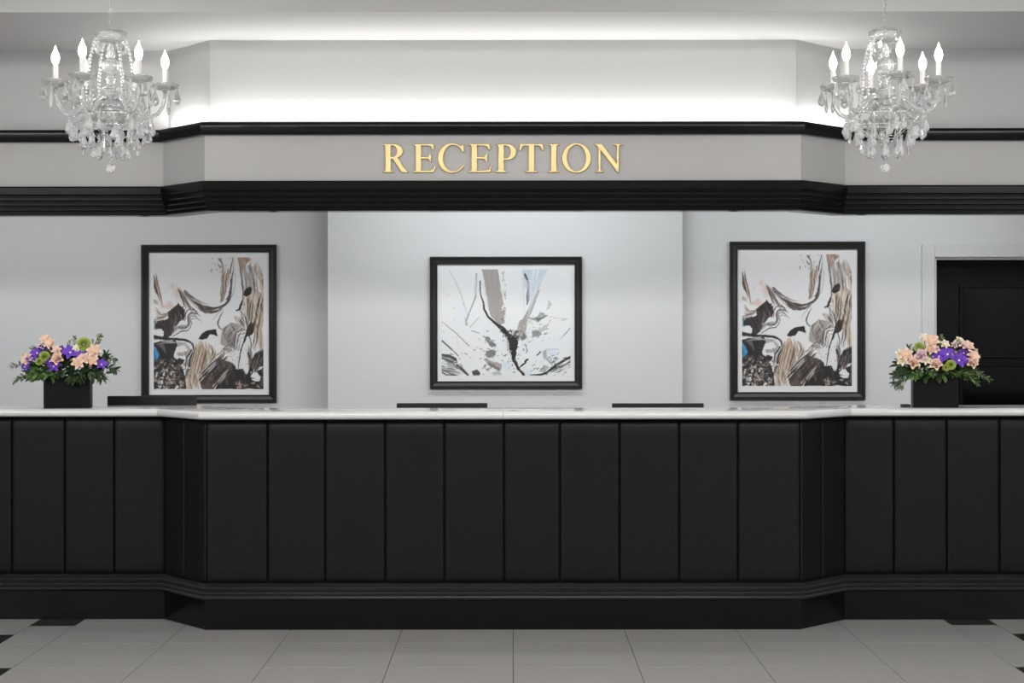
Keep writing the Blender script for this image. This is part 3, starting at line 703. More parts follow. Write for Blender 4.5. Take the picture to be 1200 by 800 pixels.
def art_fracture():
    c = Canvas(116, 752, 107, 631, 256, 212, (.865, .872, .88))
    K = (.09, .09, .095); G = (.40, .40, .41); TG = (.62, .60, .59); BL = (.74, .79, .84); LB = (.80, .85, .885); GN = (.62, .68, .66); LG = (.70, .72, .72); DG = (.25, .27, .27)
    S = c.streak; c.warp(5, 11)
    c.put(c.blotch(50, .45, (5, 4), 2), (.88, .885, .87), .7); c.put(c.blotch(55, .55, (7, 6), 2), LB, .45)
    # taupe band, right wedge
    c.warp(2.5, 12)
    c.poly([(312, 107), (395, 107), (410, 200), (425, 300), (430, 370), (405, 380), (360, 340), (340, 290), (335, 200)], TG)
    c.stroke([(322, 170), (338, 240), (345, 300)], [3, 8, 4], BL); c.stroke([(308, 165), (310, 235), (322, 270), (325, 305)], [5, 5, 7, 8], K)
    c.stroke([(325, 305), (350, 345), (400, 385), (430, 420)], [8, 9, 16, 24], K)
    c.warp(8, 13)
    c.stroke([(400, 115), (412, 160), (420, 260), (430, 350), (440, 400)], [8, 10, 5, 5, 8], (.88, .88, .875), 1, c.blotch(60, .35))
    c.stroke([(418, 125), (420, 165)], [4, 3], DG, .8, c.blotch(61, .4)); c.stroke([(424, 235), (427, 255)], 6, G, .8); c.stroke([(428, 310), (428, 330)], 6, G, .7)
    c.warp(2.5, 14)
    c.poly([(515, 107), (640, 107), (600, 190), (560, 210), (525, 200)], BL, .9, S(1.75, 62, .22)); c.poly([(560, 110), (575, 110), (565, 200), (555, 200)], (.86, .88, .9), .9); c.poly([(585, 110), (600, 110), (570, 200), (562, 200)], (.86, .88, .9), .7)
    c.stroke([(515, 115), (518, 220), (525, 330)], [4, 4, 3], BL)
    c.stroke([(527, 135), (540, 165), (545, 200), (542, 240), (538, 280)], [12, 6, 8, 16, 6], G); c.stroke([(525, 125), (538, 155)], [3, 10], K, .9)
    c.poly([(500, 380), (545, 300), (580, 230), (605, 200), (560, 320), (530, 380), (520, 430), (485, 430)], TG, .95); c.stroke([(600, 180), (560, 290), (535, 360)], [12, 12, 5], LG, .9); c.stroke([(575, 205), (548, 300)], [10, 6], BL, .7)
    c.poly([(480, 440), (500, 360), (535, 350), (535, 400), (520, 440)], TG)
    # black trunk of the crack
    c.warp(6, 15)
    c.poly([(405, 375), (430, 395), (455, 430), (495, 455), (490, 500), (480, 550), (465, 555), (455, 500), (440, 455), (415, 420)], K)
    c.stroke([(470, 540), (495, 590), (522, 628)], [20, 12, 14], K); c.stroke([(500, 590), (540, 550)], [5, 8], K)
    c.put(c.blotch(70, .56, (44, 36), 14) * np.clip(1 - np.hypot((c.gx - 455) / 55, (c.gy - 415) / 50), 0, 1) ** .4, (.88, .88, .88))
    c.put(c.blotch(74, .57, (44, 36), 14) * np.clip(1 - np.hypot((c.gx - 490) / 50, (c.gy - 445) / 40), 0, 1) ** .5, K)
    c.poly([(430, 430), (450, 470), (460, 540), (440, 500)], LG, .9)
    # left blades
    c.warp(2, 16)
    c.stroke([(155, 110), (200, 200), (235, 300), (250, 350)], [3, 4, 4, 2], LG, .9); c.stroke([(288, 130), (285, 230), (255, 320), (235, 380)], [5, 6, 5, 4], G, .75); c.stroke([(285, 150), (284, 225)], [8, 12], BL, .8)
    c.stroke([(235, 345), (240, 380)], [4, 12], GN, .9); c.stroke([(255, 395), (300, 345)], [5, 4], LG); c.stroke([(118, 365), (180, 415), (250, 485)], [2, 4, 4], G, .8); c.stroke([(130, 220), (170, 245)], [14, 18], LG, .3, c.blotch(80))
    c.stroke([(118, 460), (160, 495), (198, 535)], [7, 6, 4], DG); c.poly([(116, 520), (150, 525), (190, 545), (195, 570), (160, 565), (116, 545)], DG, 1, S(.5, 81, .12)); c.stroke([(122, 535), (180, 560)], [8, 6], LG, .7)
    c.poly([(116, 580), (150, 580), (200, 605), (235, 628), (180, 630), (116, 605)], G, 1, S(.55, 82, .25)); c.stroke([(120, 592), (200, 625)], [10, 8], LG, .9); c.stroke([(116, 610), (150, 630)], [7, 5], DG); c.stroke([(195, 580), (248, 628)], [16, 10], DG); c.poly([(265, 610), (290, 600), (305, 615), (305, 630), (275, 630)], DG)
    c.stroke([(265, 412), (300, 420)], [5, 3], G, .8)
    # middle left grey clumps
    c.warp(9, 17)
    c.poly([(310, 440), (340, 445), (375, 480), (385, 500), (370, 510), (345, 480)], G, .9, c.blotch(83, .3)); c.poly([(340, 505), (385, 510), (390, 535), (360, 545), (335, 530)], G, .85); c.poly([(335, 545), (410, 570), (405, 600), (375, 590), (340, 575)], TG, .95); c.poly([(345, 560), (400, 585), (395, 605), (350, 580)], G, .8); c.poly([(330, 570), (355, 590), (345, 615), (330, 605)], DG, .6, c.blotch(84))
    c.poly([(360, 610), (400, 600), (410, 625), (370, 631)], LG); c.poly([(420, 560), (450, 570), (450, 610), (415, 600)], LB); c.poly([(510, 590), (560, 600), (550, 631), (520, 631)], LB, .8)
    # right side
    c.poly([(545, 350), (590, 345), (610, 315), (640, 345), (615, 355), (600, 370), (560, 365)], GN, 1); c.stroke([(550, 350), (600, 358), (640, 340)], [4, 10, 4], G, .8); c.stroke([(605, 310), (620, 350)], [8, 6], G, .6, c.blotch(85)); c.stroke([(640, 300), (655, 270)], [6, 10], LG); c.stroke([(655, 350), (735, 355)], [3, 3], LG)
    c.poly([(560, 410), (600, 410), (605, 430), (570, 445)], G, .7); c.poly([(590, 400), (650, 370), (640, 395), (600, 420)], LG, .9)
    c.poly([(500, 435), (535, 425), (535, 450), (510, 460)], G, .9); c.stroke([(515, 470), (518, 520)], [8, 4], DG, .7, c.blotch(86)); c.stroke([(530, 480), (535, 520)], [5, 5], G, .8)
    c.warp(2.5, 18)
    c.stroke([(700, 450), (748, 400)], [7, 5], BL); c.stroke([(720, 430), (750, 395)], [4, 4], G, .7); c.stroke([(585, 528), (602, 512)], [6, 6], DG); c.stroke([(630, 500), (690, 500)], [9, 9], BL); c.poly([(612, 510), (630, 500), (635, 545), (615, 545)], GN); c.poly([(635, 505), (690, 510), (680, 560), (650, 560)], LB); c.stroke([(635, 550), (665, 580)], [5, 3], G); c.stroke([(668, 555), (680, 580)], [3, 3], G)
    c.stroke([(555, 628), (620, 620), (680, 580), (750, 538)], [5, 10, 10, 12], K); c.poly([(590, 610), (625, 580), (650, 585), (620, 615)], GN); c.stroke([(625, 628), (690, 600), (750, 560)], [8, 8, 10], DG, .9, S(-.5, 87, .3)); c.stroke([(690, 620), (752, 585)], [10, 10], LG, .8, c.blotch(88)); c.stroke([(710, 360), (735, 352)], [6, 6], LG); c.stroke([(640, 560), (690, 575)], [3, 6], G, .6)
    c.warp(2, 19)
    c.flecks(455, 425, 45, 30, 46, [K, (.87, .87, .87), K, DG], (3, 11), 1); c.flecks(470, 560, 60, 70, 46, [K, G, LG, DG, LB], (3, 11), 2); c.flecks(350, 540, 70, 90, 44, [G, LG, TG, DG, GN], (3, 13), 3)
    c.flecks(560, 420, 110, 80, 46, [G, LG, GN, LB], (4, 16), 4, -.5); c.flecks(660, 560, 110, 60, 46, [G, LG, DG, GN, BL], (4, 15), 5, -.6); c.flecks(690, 590, 70, 30, 30, [K, DG, G], (3, 12), 6, -.6)
    c.flecks(420, 250, 12, 150, 30, [(.86, .86, .86), G, TG], (4, 12), 7, 1.4); c.flecks(200, 420, 130, 160, 24, [LG, LB, GN], (4, 14), 8, .8); c.flecks(180, 570, 60, 60, 20, [DG, G, (.86, .86, .86)], (5, 20), 9, .6)
    c.bundle([(116, 525), (155, 545), (195, 570)], [(116, 625), (170, 635), (240, 640)], 16, [DG, G, LG, (.84, .84, .84), K], (2, 7), (.5, .9), 10, 3)
    c.bundle([(600, 625), (670, 590), (752, 545)], [(660, 631), (710, 612), (752, 590)], 10, [K, DG, LG, (.86, .86, .86)], (1.5, 5), (.5, .9), 11, 3)
    c.bundle([(520, 110), (545, 200), (530, 300)], [(635, 110), (590, 210), (550, 320)], 14, [BL, LB, LG, (.86, .87, .88)], (2, 7), (.4, .8), 12, 3)
    c.grain([1.5, 1.4], 95, .06)
    return c.final()

def ink_mesh(name, img, w_, h_):
    H, W = img.shape[:2]
    xs = np.linspace(-w_ / 2, w_ / 2, W); zs = np.linspace(h_ / 2, -h_ / 2, H)
    gx, gz = np.meshgrid(xs, zs); co = np.stack([gx, np.zeros_like(gx), gz], -1).reshape(-1, 3)
    idx = np.arange(H * W).reshape(H, W)
    q = np.stack([idx[1:, :-1], idx[1:, 1:], idx[:-1, 1:], idx[:-1, :-1]], -1).reshape(-1, 4)
    me = bpy.data.meshes.new(name); me.from_pydata(co.tolist(), [], q.tolist()); me.update()
    s = np.clip(img.reshape(-1, 3), 0, 1); l = np.where(s <= .04045, s / 12.92, ((s + .055) / 1.055) ** 2.4)
    at = me.color_attributes.new('ink', 'FLOAT_COLOR', 'POINT')
    at.data.foreach_set('color', np.concatenate([l, np.ones((len(l), 1))], 1).astype(np.float32).ravel())
    me.materials.append(M['print'])
    return me

def framed(label, px, wallY, ink=None, img=None):
    """px = outer, mat, art rectangles (x0, x1, y0, y1) measured at the frame's depth"""
    D = wallY - 0.02
    (ox0, ox1, oy0, oy1), (mx0, mx1, my0, my1), (ax0, ax1, ay0, ay1) = px
    cx, cz = X((ox0 + ox1) / 2, D), Z((oy0 + oy1) / 2, D)
    wx = lambda v: X(v, D) - cx
    wz = lambda v: Z(v, D) - cz
    root = empty('framed_print', (cx, wallY, cz), label, 'picture', 'framed abstract prints behind the counter')
    hw, hh = (wx(ox1) - wx(ox0)) / 2, (wz(oy0) - wz(oy1)) / 2
    bw = (wx(mx0) - wx(ox0))
    # profile: (inset from outer edge, forward)
    prof = [(0, 0), (0, 0.026), (0.004, 0.031), (bw * .30, 0.031), (bw * .36, 0.026), (bw * .78, 0.021), (bw * .84, 0.024), (bw * .95, 0.024), (bw, 0.019), (bw, 0.0)]
    vs = []; fs = []; n = len(prof)
    for (sx, sz) in ((-1, -1), (1, -1), (1, 1), (-1, 1)):
        for (i, f) in prof: vs.append((sx * (hw - i), -f, sz * (hh - i)))
    for k in range(4):
        for j in range(n):
            j2 = (j + 1) % n; k2 = (k + 1) % 4
            fs.append((k * n + j, k2 * n + j, k2 * n + j2, k * n + j2))
    MB().add(vs, fs).build('frame', M['frame'], root)
    MB().box(-hw + bw * .9, hw - bw * .9, -0.010, -0.003, -hh + bw * .9, hh - bw * .9).build('mat_board', M['mat'], root)
    w_, h_ = wx(ax1) - wx(ax0), wz(ay0) - wz(ay1)
    me = ink or ink_mesh('print', img, w_, h_)
    p = obj('print', me, root); p.location = ((wx(ax0) + wx(ax1)) / 2, -0.0108, (wz(ay0) + wz(ay1)) / 2)
    if ink: p.scale = (w_ / INKW, 1, h_ / INKH)
    return me, w_, h_
marble = art_marble()
inkA, INKW, INKH = framed('left tall framed abstract print in black, white and tan marbling on the darker wall bay',
    ((165.5, 324, 286.3, 471), (174.4, 314.5, 295, 461), (179.7, 308.4, 301, 455.6)), YL, img=marble)
framed('right tall framed abstract print in black, white and tan marbling beside the door',
    ((855.5, 1014, 283.3, 468.6), (864.6, 1004.8, 292, 458.4), (869.8, 998.6, 298, 452.6)), YR, ink=inkA)
framed('wide framed abstract print with a black crack through white on the centre wall',
    ((503.8, 682.2, 300.7, 455.3), (512.6, 674, 309.5, 445.8), (517.5, 668.6, 315.4, 440)), YC, img=art_fracture())

# ------------------------------------------------------------------ monitors behind the countertop
def monitor(label, x0, x1, ytop, D, zdesk=0.75):
    w_ = X(x1, D) - X(x0, D); zt = Z(ytop, D)
    root = empty('computer_monitor', (X((x0 + x1) / 2, D), D + 0.03, zdesk), label, 'monitor', 'computer monitors on the staff desk')
    h = 0.325; t = zt - zdesk
    MB().box(-w_ / 2, w_ / 2, -0.02, 0.012, t - h, t).build('housing', M['plastic'], root, bevel=0.004)
    MB().box(-w_ / 2 + .10, w_ / 2 - .10, -0.045, -0.02, t - h + 0.04, t - 0.09).build('rear_cover', M['plastic'], root, bevel=0.012)
    MB().box(-w_ / 2 + .010, w_ / 2 - .010, 0.012, 0.0135, t - h + 0.016, t - 0.010).build('screen', M['screen'], root)
    MB().box(-0.035, 0.035, -0.075, -0.045, 0.012, t - 0.12).build('stand_neck', M['plastic'], root, bevel=0.004)
    MB().box(-0.12, 0.12, -0.12, 0.08, 0.0, 0.012).build('stand_foot', M['plastic'], root, bevel=0.004)
monitor('black monitor top behind the counter below the left marbled print', 125, 229, 463.5, 9.50)
monitor('black monitor top behind the counter at the lower left of the centre print', 464.5, 571, 472.3, 9.25)
monitor('black monitor top behind the counter between the centre and right prints', 717.5, 825, 472.8, 9.25)
bx = X(1061, 9.05)
tag(MB().box(bx - 0.022, bx + 0.022, 9.02, 9.08, 1.180, 1.196).build('small_box', M['plastic'], bevel=0.002), 'small flat black box on the counter beside the right flower box', 'box')

# ------------------------------------------------------------------ chandeliers
def drop_mesh(L, wd):
    """faceted almond crystal, hanging point at z = 0"""
    return MB().lathe([(0.0006, 0), (wd * .16, -L * .12), (wd * .30, -L * .35), (wd * .5, -L * .68), (wd * .36, -L * .88), (0.0006, -L)], 6).mesh('crystal_drop', M['crystal'])
def build_chandelier(label, loc, rot):
    root = empty('chandelier', loc, label, 'chandelier', 'crystal chandeliers above the counter', rot)
    DR = {'almond': drop_mesh(0.070, 0.040), 'icicle': drop_mesh(0.085, 0.019), 'small': drop_mesh(0.054, 0.032)}
    cr = M['crystal']; rnd = random.Random(3)
    # chain and ceiling rose (origin is the bottom of the lowest crystal)
    ztop = ZL - loc[2]
    ch = MB(); z = 0.665; k = 0
    while z < ztop - 0.05:
        mx = Matrix.Translation((0, 0, z)) @ Matrix.Rotation(PI / 2 * (k % 2), 4, 'Z')
        ch.tube([(0.006 * math.cos(a), 0, 0.012 * math.sin(a)) for a in [2 * PI * i / 10 for i in range(11)]], 0.0013, 5, mx)
        z += 0.020; k += 1
    ch.build('chain', M['chrome'], root, smooth=True)
    MB().lathe([(0.055, ztop), (0.055, ztop - 0.008), (0.03, ztop - 0.03), (0.008, ztop - 0.045), (0.004, ztop - 0.06)], 20).build('ceiling_rose', M['chrome'], root, angle=40)
    # top dish
    MB().lathe([(0.014, 0.600), (0.040, 0.602), (0.058, 0.612), (0.066, 0.630), (0.072, 0.652), (0.069, 0.655), (0.058, 0.632), (0.045, 0.618), (0.016, 0.614), (0.012, 0.640), (0.008, 0.655), (0.004, 0.668)], 32, flute=0.06, nf=8).build('top_dish', cr, root, smooth=True)
    # central column of turned crystal
    MB().lathe([(0.012, 0.335), (0.034, 0.350), (0.045, 0.372), (0.040, 0.392), (0.018, 0.402), (0.016, 0.412), (0.022, 0.420), (0.030, 0.430), (0.018, 0.440), (0.016, 0.452),
                (0.030, 0.462), (0.043, 0.480), (0.046, 0.496), (0.040, 0.514), (0.022, 0.526), (0.014, 0.534), (0.020, 0.545), (0.017, 0.575), (0.012, 0.590), (0.012, 0.603)], 12, flute=0.04, nf=6).build('central_column', cr, root, smooth=True)
    MB().lathe([(0.008, 0.215), (0.030, 0.225), (0.055, 0.250), (0.062, 0.285), (0.055, 0.315), (0.034, 0.335), (0.014, 0.345)], 16, flute=0.04, nf=8).build('centre_bowl', cr, root, smooth=True)
    # basket ring carrying the lower crystals
    rg = MB()
    for (rr, zz) in ((0.165, 0.262), (0.115, 0.215), (0.060, 0.165)):
        rg.tube([(rr * math.cos(a), rr * math.sin(a), zz) for a in [2 * PI * i / 32 for i in range(33)]], 0.0022, 6)
    for i in range(6):
        a = 2 * PI * i / 6
        rg.tube([(0.05 * math.cos(a), 0.05 * math.sin(a), 0.30), (0.12 * math.cos(a), 0.12 * math.sin(a), 0.285), (0.165 * math.cos(a), 0.165 * math.sin(a), 0.262), (0.115 * math.cos(a), 0.115 * math.sin(a), 0.215), (0.06 * math.cos(a), 0.06 * math.sin(a), 0.165), (0, 0, 0.12)], 0.0018, 5)
    rg.build('basket_frame', M['chrome'], root, smooth=True)
    def hang(x, y, z, kind, beads=0, parent=root):
        """a short string of beads ending in a crystal drop"""
        mb = MB(); zz = z
        for b in range(beads):
            mb.ball((0, 0, -0.007 - 0.013 * b), 0.0062, 6, 4)
        if beads:
            o = obj('bead_string', mb.mesh('bead_string', cr), parent); o.location = (x, y, z); zz = z - 0.014 - 0.013 * (beads - 1)
        o = obj('crystal_drop', DR[kind], parent); o.location = (x, y, zz); o.rotation_euler = (0, 0, rnd.random() * 3)
    for (rr, zz, n, ph, kinds, bd) in ((0.170, 0.262, 16, 0.1, ('almond', 'icicle', 'almond', 'small'), (4, 3, 3, 2)), (0.125, 0.215, 12, 0.3, ('almond', 'small', 'icicle'), (3, 3, 4)), (0.075, 0.175, 8, 0.0, ('small', 'almond'), (4, 3))):
        for i in range(n):
            a = ph + 2 * PI * i / n; hang(rr * math.cos(a), rr * math.sin(a), zz, kinds[i % len(kinds)], bd[i % len(kinds)])
    for i in range(8):
        a = 2 * PI * i / 8 + 0.2; hang(0.055 * math.cos(a), 0.055 * math.sin(a), 0.300, 'almond', 0)
    # beaded basket swags around the body
    for i in range(6):
        a0, a1 = 2 * PI * i / 6, 2 * PI * (i + 1) / 6
        mb = MB()
        for k in range(11):
            t = k / 10; a = a0 + (a1 - a0) * t; rr = 0.165 - 0.012 * math.sin(PI * t)
            mb.ball((rr * math.cos(a), rr * math.sin(a), 0.300 - 0.05 * math.sin(PI * t)), 0.0065, 6, 4)
        mb.build('bead_swag', cr, root)
    # lowest crystal ball
    mb = MB(); mb.ball((0, 0, 0.0235), 0.0235, 8, 6)
    mb.build('crystal_ball', cr, root)
    mb = MB()
    for k in range(6): mb.ball((0, 0, 0.053 + 0.012 * k), 0.006, 6, 4)
    mb.build('bead_string', cr, root)
    # six arms with pan, candle and lit bulb
    for i in range(6):
        a = 2 * PI * i / 6; R = 0.245
        mx = Matrix.Rotation(a, 4, 'Z')
        pth = [(0.035, 0, 0.345), (0.065, 0, 0.352), (0.095, 0, 0.338), (0.125, 0, 0.305), (0.155, 0, 0.275), (0.185, 0, 0.268), (0.212, 0, 0.283), (0.233, 0, 0.315), (0.243, 0, 0.350), (R, 0, 0.385)]
        arm = MB().tube([tuple(mx @ Vector(p)) for p in pth], [0.010, 0.010, 0.0105, 0.010, 0.010, 0.010, 0.0095, 0.009, 0.0085, 0.008], 8).build('arm', cr, root, smooth=True)
        c = mx @ Vector((R, 0, 0)); T = Matrix.Translation((c.x, c.y, 0))
        MB().lathe([(0.009, 0.385), (0.012, 0.390), (0.036, 0.396), (0.052, 0.404), (0.061, 0.420), (0.058, 0.423), (0.046, 0.410), (0.016, 0.404), (0.015, 0.415), (0.006, 0.415)], 36, T, flute=0.12, nf=6).build('drip_pan', cr, arm, smooth=True)
        MB().lathe([(0.0125, 0.404), (0.0135, 0.410), (0.0125, 0.414), (0.0122, 0.494), (0.006, 0.496)], 12, T).build('candle_sleeve', M['candle'], arm, angle=40)
        MB().lathe([(0.0085, 0.494), (0.012, 0.500), (0.0165, 0.512), (0.0185, 0.523), (0.0160, 0.540), (0.0095, 0.555), (0.0040, 0.567), (0.0012, 0.580)], 12, T).build('flame_bulb', M['flame'], arm, smooth=True)
        for k in range(5):
            b = a + 2 * PI * k / 5
            hang(c.x + 0.055 * math.cos(b), c.y + 0.055 * math.sin(b), 0.409, ('almond', 'icicle', 'small', 'almond', 'icicle')[k], (1, 3, 1, 2, 2)[k])
        p = mx @ Vector((0.185, 0, 0.258)); hang(p.x, p.y, p.z, 'almond', 1)
        # bead strand from the top dish down to the arm
        if i in (4, 5): continue
        mb = MB()
        for k in range(17):
            t = k / 16; rr = 0.066 + 0.040 * t + 0.012 * math.sin(PI * t); zz = 0.618 - 0.262 * t ** 1.05
            q = mx @ Vector((rr, 0, zz)); mb.ball(q, 0.0095 - 0.0015 * t, 8, 5)
        mb.build('bead_strand', M['bead'], root)
        q = Matrix.Rotation(a + PI / 6, 4, 'Z') @ Vector((0.066, 0, 0.620)); hang(q.x, q.y, q.z, 'small', 1)
    return root
DCH = 7.40
cz = Z(203, DCH)
chA = build_chandelier('left crystal chandelier with six lit candle bulbs, hanging above the left flower box', (X(130, DCH), DCH, cz), math.radians(14))
chB = copy_tree(chA)
chB.location = (X(1037.5, DCH), DCH, cz); chB.rotation_euler = (0, 0, math.radians(32.5))
tag(chB, 'right crystal chandelier with six lit candle bulbs, hanging above the right flower box', 'chandelier', 'crystal chandeliers above the counter')

# ------------------------------------------------------------------ flower boxes
def petal(mb, mx, L, W_, cup=0.25, curl=0.2, n=5, notch=0.0):
    vs = []; fs = []
    for i in range(n + 1):
        t = i / n; wd = W_ * (math.sin(PI * min(1, t * .86 + .08)) ** .8)
        for j in (-1, -.5, 0, .5, 1):
            vs.append((t * L - notch * L * (abs(j) < .1) * (t > .9), j * wd / 2, cup * L * (t ** 1.4) * .6 + cup * wd * j * j * .8 - curl * L * max(0, t - .6) ** 2 * 3))
    for i in range(n):
        for j in range(4): fs.append((i * 5 + j, i * 5 + j + 1, (i + 1) * 5 + j + 1, (i + 1) * 5 + j))
    mb.add(vs, fs, mx)
def rz(a): return Matrix.Rotation(a, 4, 'Z')
def ry(a): return Matrix.Rotation(a, 4, 'Y')
def orchid(m):           # flat five petalled bloom of unit radius facing +Z
    mb = MB()
    for k, (L, W_) in enumerate(((.98, .62), (1, .95), (.95, .6), (.95, .6), (1, .95))):
        petal(mb, rz(PI / 2 + 2 * PI * k / 5) @ Matrix.Translation((.05, 0, .02 * (k % 2))), L, W_, .22, .25)
    return mb
def lily(n=6, op=.55):
    mb = MB()
    for k in range(n): petal(mb, rz(2 * PI * k / n + .2) @ Matrix.Translation((.06, 0, .04 * (k % 2))) @ ry(-op * (.8 if k % 2 else 1)), 1.02, .80, .42, .6)
    return mb
def rose():
    mb = MB()
    for ring, (n, op, L, W_) in enumerate(((3, 1.35, .6, .6), (4, 1.1, .75, .75), (5, .8, .92, .9), (5, .45, 1.0, .95))):
        for k in range(n): petal(mb, rz(2 * PI * k / n + ring * .7) @ Matrix.Translation((.10 * ring / 3 + .05, 0, .25 - .08 * ring)) @ ry(-op), L, W_, .45, .6, 4)
    return mb
def pompon():
    mb = MB()
    for k in range(90):
        zz = 1 - k / 90 * 1.5; a = k * 2.39996; rr = math.sqrt(max(0, 1 - zz * zz))
        d = Vector((rr * math.cos(a), rr * math.sin(a), zz)); q = d.to_track_quat('X', 'Z').to_matrix().to_4x4()
        petal(mb, Matrix.Translation(d * .30) @ q, .68, .34, .1, .1, 3)
    return mb
def bud():
    mb = MB()
    for k in range(5): petal(mb, rz(2 * PI * k / 5) @ Matrix.Translation((.02, 0, 0)) @ ry(-1.15), 1.0, .75, .5, -.2, 4)
    return mb
FM = {}
def flower_mesh(kind, m):
    key = (kind, m.name)
    if key not in FM:
        FM[key] = {'orchid': lambda: orchid(m), 'lily': lily, 'rose': rose, 'pompon': pompon, 'bud': bud}[kind]().mesh(kind, m, smooth=True)
    return FM[key]
centre_me = MB().ball((0, 0, .12), .17, 6, 4).mesh('flower_centre', M['yellow'], smooth=True)
lip_me = MB().ball((0, -.12, .14), .16, 6, 4, (1, 1, 1)).mesh('flower_lip', M['white_lip'], smooth=True)
def leaf_at(mb, p, d, L, W_, up=Vector((0, 0, 1))):
    q = d.normalized().to_track_quat('X', 'Z').to_matrix().to_4x4()
    petal(mb, Matrix.Translation(p) @ q @ Matrix.Rotation(random.uniform(-.9, .9), 4, 'X'), L, W_, .1, .25, 4)
def sprig(root, pts, m, n=12, L=.035, W_=.016, name='leaf_sprig'):
    P = [Vector(p) for p in pts]; mb = MB()
    mb.tube(P, [.0022] * (len(P) - 1) + [.0010], 5)
    for k in range(n):
        t = (.25 + .75 * (k + 1) / n) * (len(P) - 1); i = min(int(t), len(P) - 2); q = P[i].lerp(P[i + 1], t - i); d = (P[i + 1] - P[i]).normalized()
        sd = d.cross(Vector((0, -1, 0.3))).normalized() * (1 if k % 2 else -1)
        dd = d * .75 + sd * .75 + Vector((random.uniform(-.3, .3), random.uniform(-.5, .2), random.uniform(-.3, .3)))
        leaf_at(mb, q, dd, L * random.uniform(.75, 1.15), W_ * random.uniform(.8, 1.15))
    leaf_at(mb, P[-1], P[-1] - P[-2], L, W_)
    return mb.build(name, m, root, smooth=True)

def arrangement(label, xc, yc, crop, blooms, sprigs, leaves, vase_px):
    """crop = pixel origin of an 8x enlargement in which the blooms were measured, depth yc"""
    root = empty('flower_arrangement', (xc, yc, 1.180), label, 'flowers', 'flower boxes on the counter')
    D = yc; s = D / F / 8
    def loc(u, v): return (X(crop[0] + u / 8, D) - xc, Z(crop[1] + v / 8, D) - 1.180)
    turn = math.atan2(-xc, yc) * .64          # the vase is turned a little towards the room's middle
    hd = .085; rel = abs(math.atan2(-xc, yc)) - abs(turn)
    hw = ((X(vase_px[1], D - .09) - X(vase_px[0], D - .09)) - 2 * hd * math.sin(rel)) / 2; hh = .178
    vz = MB(); t = .006
    vs = [(-hw, -hd, 0), (hw, -hd, 0), (hw, hd, 0), (-hw, hd, 0), (-hw, -hd, hh), (hw, -hd, hh), (hw, hd, hh), (-hw, hd, hh),
          (-hw + t, -hd + t, hh), (hw - t, -hd + t, hh), (hw - t, hd - t, hh), (-hw + t, hd - t, hh), (-hw + t, -hd + t, hh - .03), (hw - t, -hd + t, hh - .03), (hw - t, hd - t, hh - .03), (-hw + t, hd - t, hh - .03)]
    fs = [(3, 2, 1, 0), (12, 13, 14, 15)] + [(a + k, a + (k + 1) % 4, a + 4 + (k + 1) % 4, a + 4 + k) for a in (0, 4, 8) for k in range(4)]
    vz.add(vs, fs); vz.build('vase', M['vase'], root, bevel=.002).rotation_euler = (0, 0, turn)
    ctr = Vector((0, 0, .20)); a_, b_, c_ = .30, .15, .235
    stems = MB()
    rnd = random.Random(len(blooms))
    for (kind, m, u, v, rad) in blooms:
        x, z = loc(u, v); q = 1 - (x / a_) ** 2 - ((z - .20) / c_) ** 2
        y = -b_ * math.sqrt(max(0.02, q))
        p = Vector((x, y, z)); rr = rad * s * {'orchid': 1.22, 'lily': 1.32, 'rose': 1.3, 'pompon': 1.05, 'bud': 1.25}[kind]
        nrm = Vector((x / a_ ** 2, y / b_ ** 2 * .6, (z - .17) / c_ ** 2)).normalized() * .75 + Vector((rnd.uniform(-.2, .2), -.75, .2 + rnd.uniform(-.15, .15)))
        quat = nrm.to_track_quat('Z', 'Y')
        mx = Matrix.Translation(p) @ quat.to_matrix().to_4x4() @ rz(rnd.uniform(-.5, .5)) @ Matrix.Diagonal((rr, rr, rr, 1))
        name = {'orchid': 'purple_orchid', 'lily': 'pale_lily', 'rose': 'pale_rose', 'pompon': 'green_pompon', 'bud': 'flower_bud'}[kind]
        fl = obj(name, flower_mesh(kind, M[m]), root, mx)
        if kind == 'orchid': obj('flower_lip', lip_me, fl)
        elif kind in ('lily',): obj('flower_centre', centre_me, fl)
        stems.tube([p, p.lerp(Vector((x * .45, y * .2, .15)), .6), (x * .35, y * .2, .15)], .0022, 5)
    stems.build('stems', M['leaf'], root)['kind'] = 'stuff'
    for (m, n, L, W_, pts) in sprigs:
        P = []
        for k, (u, v, yy) in enumerate(pts): x, z = loc(u, v); P.append((x, yy, z))
        sprig(root, P, M[m], n, L, W_)
    # individual broad leaves round the rim
    for (m, u, v, du, dv, L, W_) in leaves:
        x, z = loc(u, v); mb = MB(); leaf_at(mb, Vector((0, 0, 0)), Vector((du, -.35, -dv)), L, W_)
        o = mb.build('leaf', M[m], root, smooth=True); o.location = (x, -.095 - .02 * rnd.random(), z)
    # dense dark filling between the blooms
    mbs = (MB(), MB())
    for k in range(420):
        a = rnd.uniform(0, 2 * PI); e = math.asin(rnd.uniform(-.15, .80)); k_ = rnd.uniform(.50, .88)
        p = Vector((a_ * .84 * math.cos(a) * math.cos(e) * k_, b_ * math.sin(a) * math.cos(e) * k_, .19 + c_ * .76 * math.sin(e) * k_))
        leaf_at(mbs[k % 3 == 0], p, Vector((p.x * 2 + rnd.uniform(-.25, .25), p.y * 2 + rnd.uniform(-.25, .1), (p.z - .17) * 2 + rnd.uniform(-.25, .2))), rnd.uniform(.04, .06), rnd.uniform(.020, .030))
    mbs[1].build('foliage', M['leaf'], root, smooth=True)['kind'] = 'stuff'
    mb = mbs[0]
    mb.build('foliage', M['dark_leaf'], root, smooth=True)['kind'] = 'stuff'
    return root

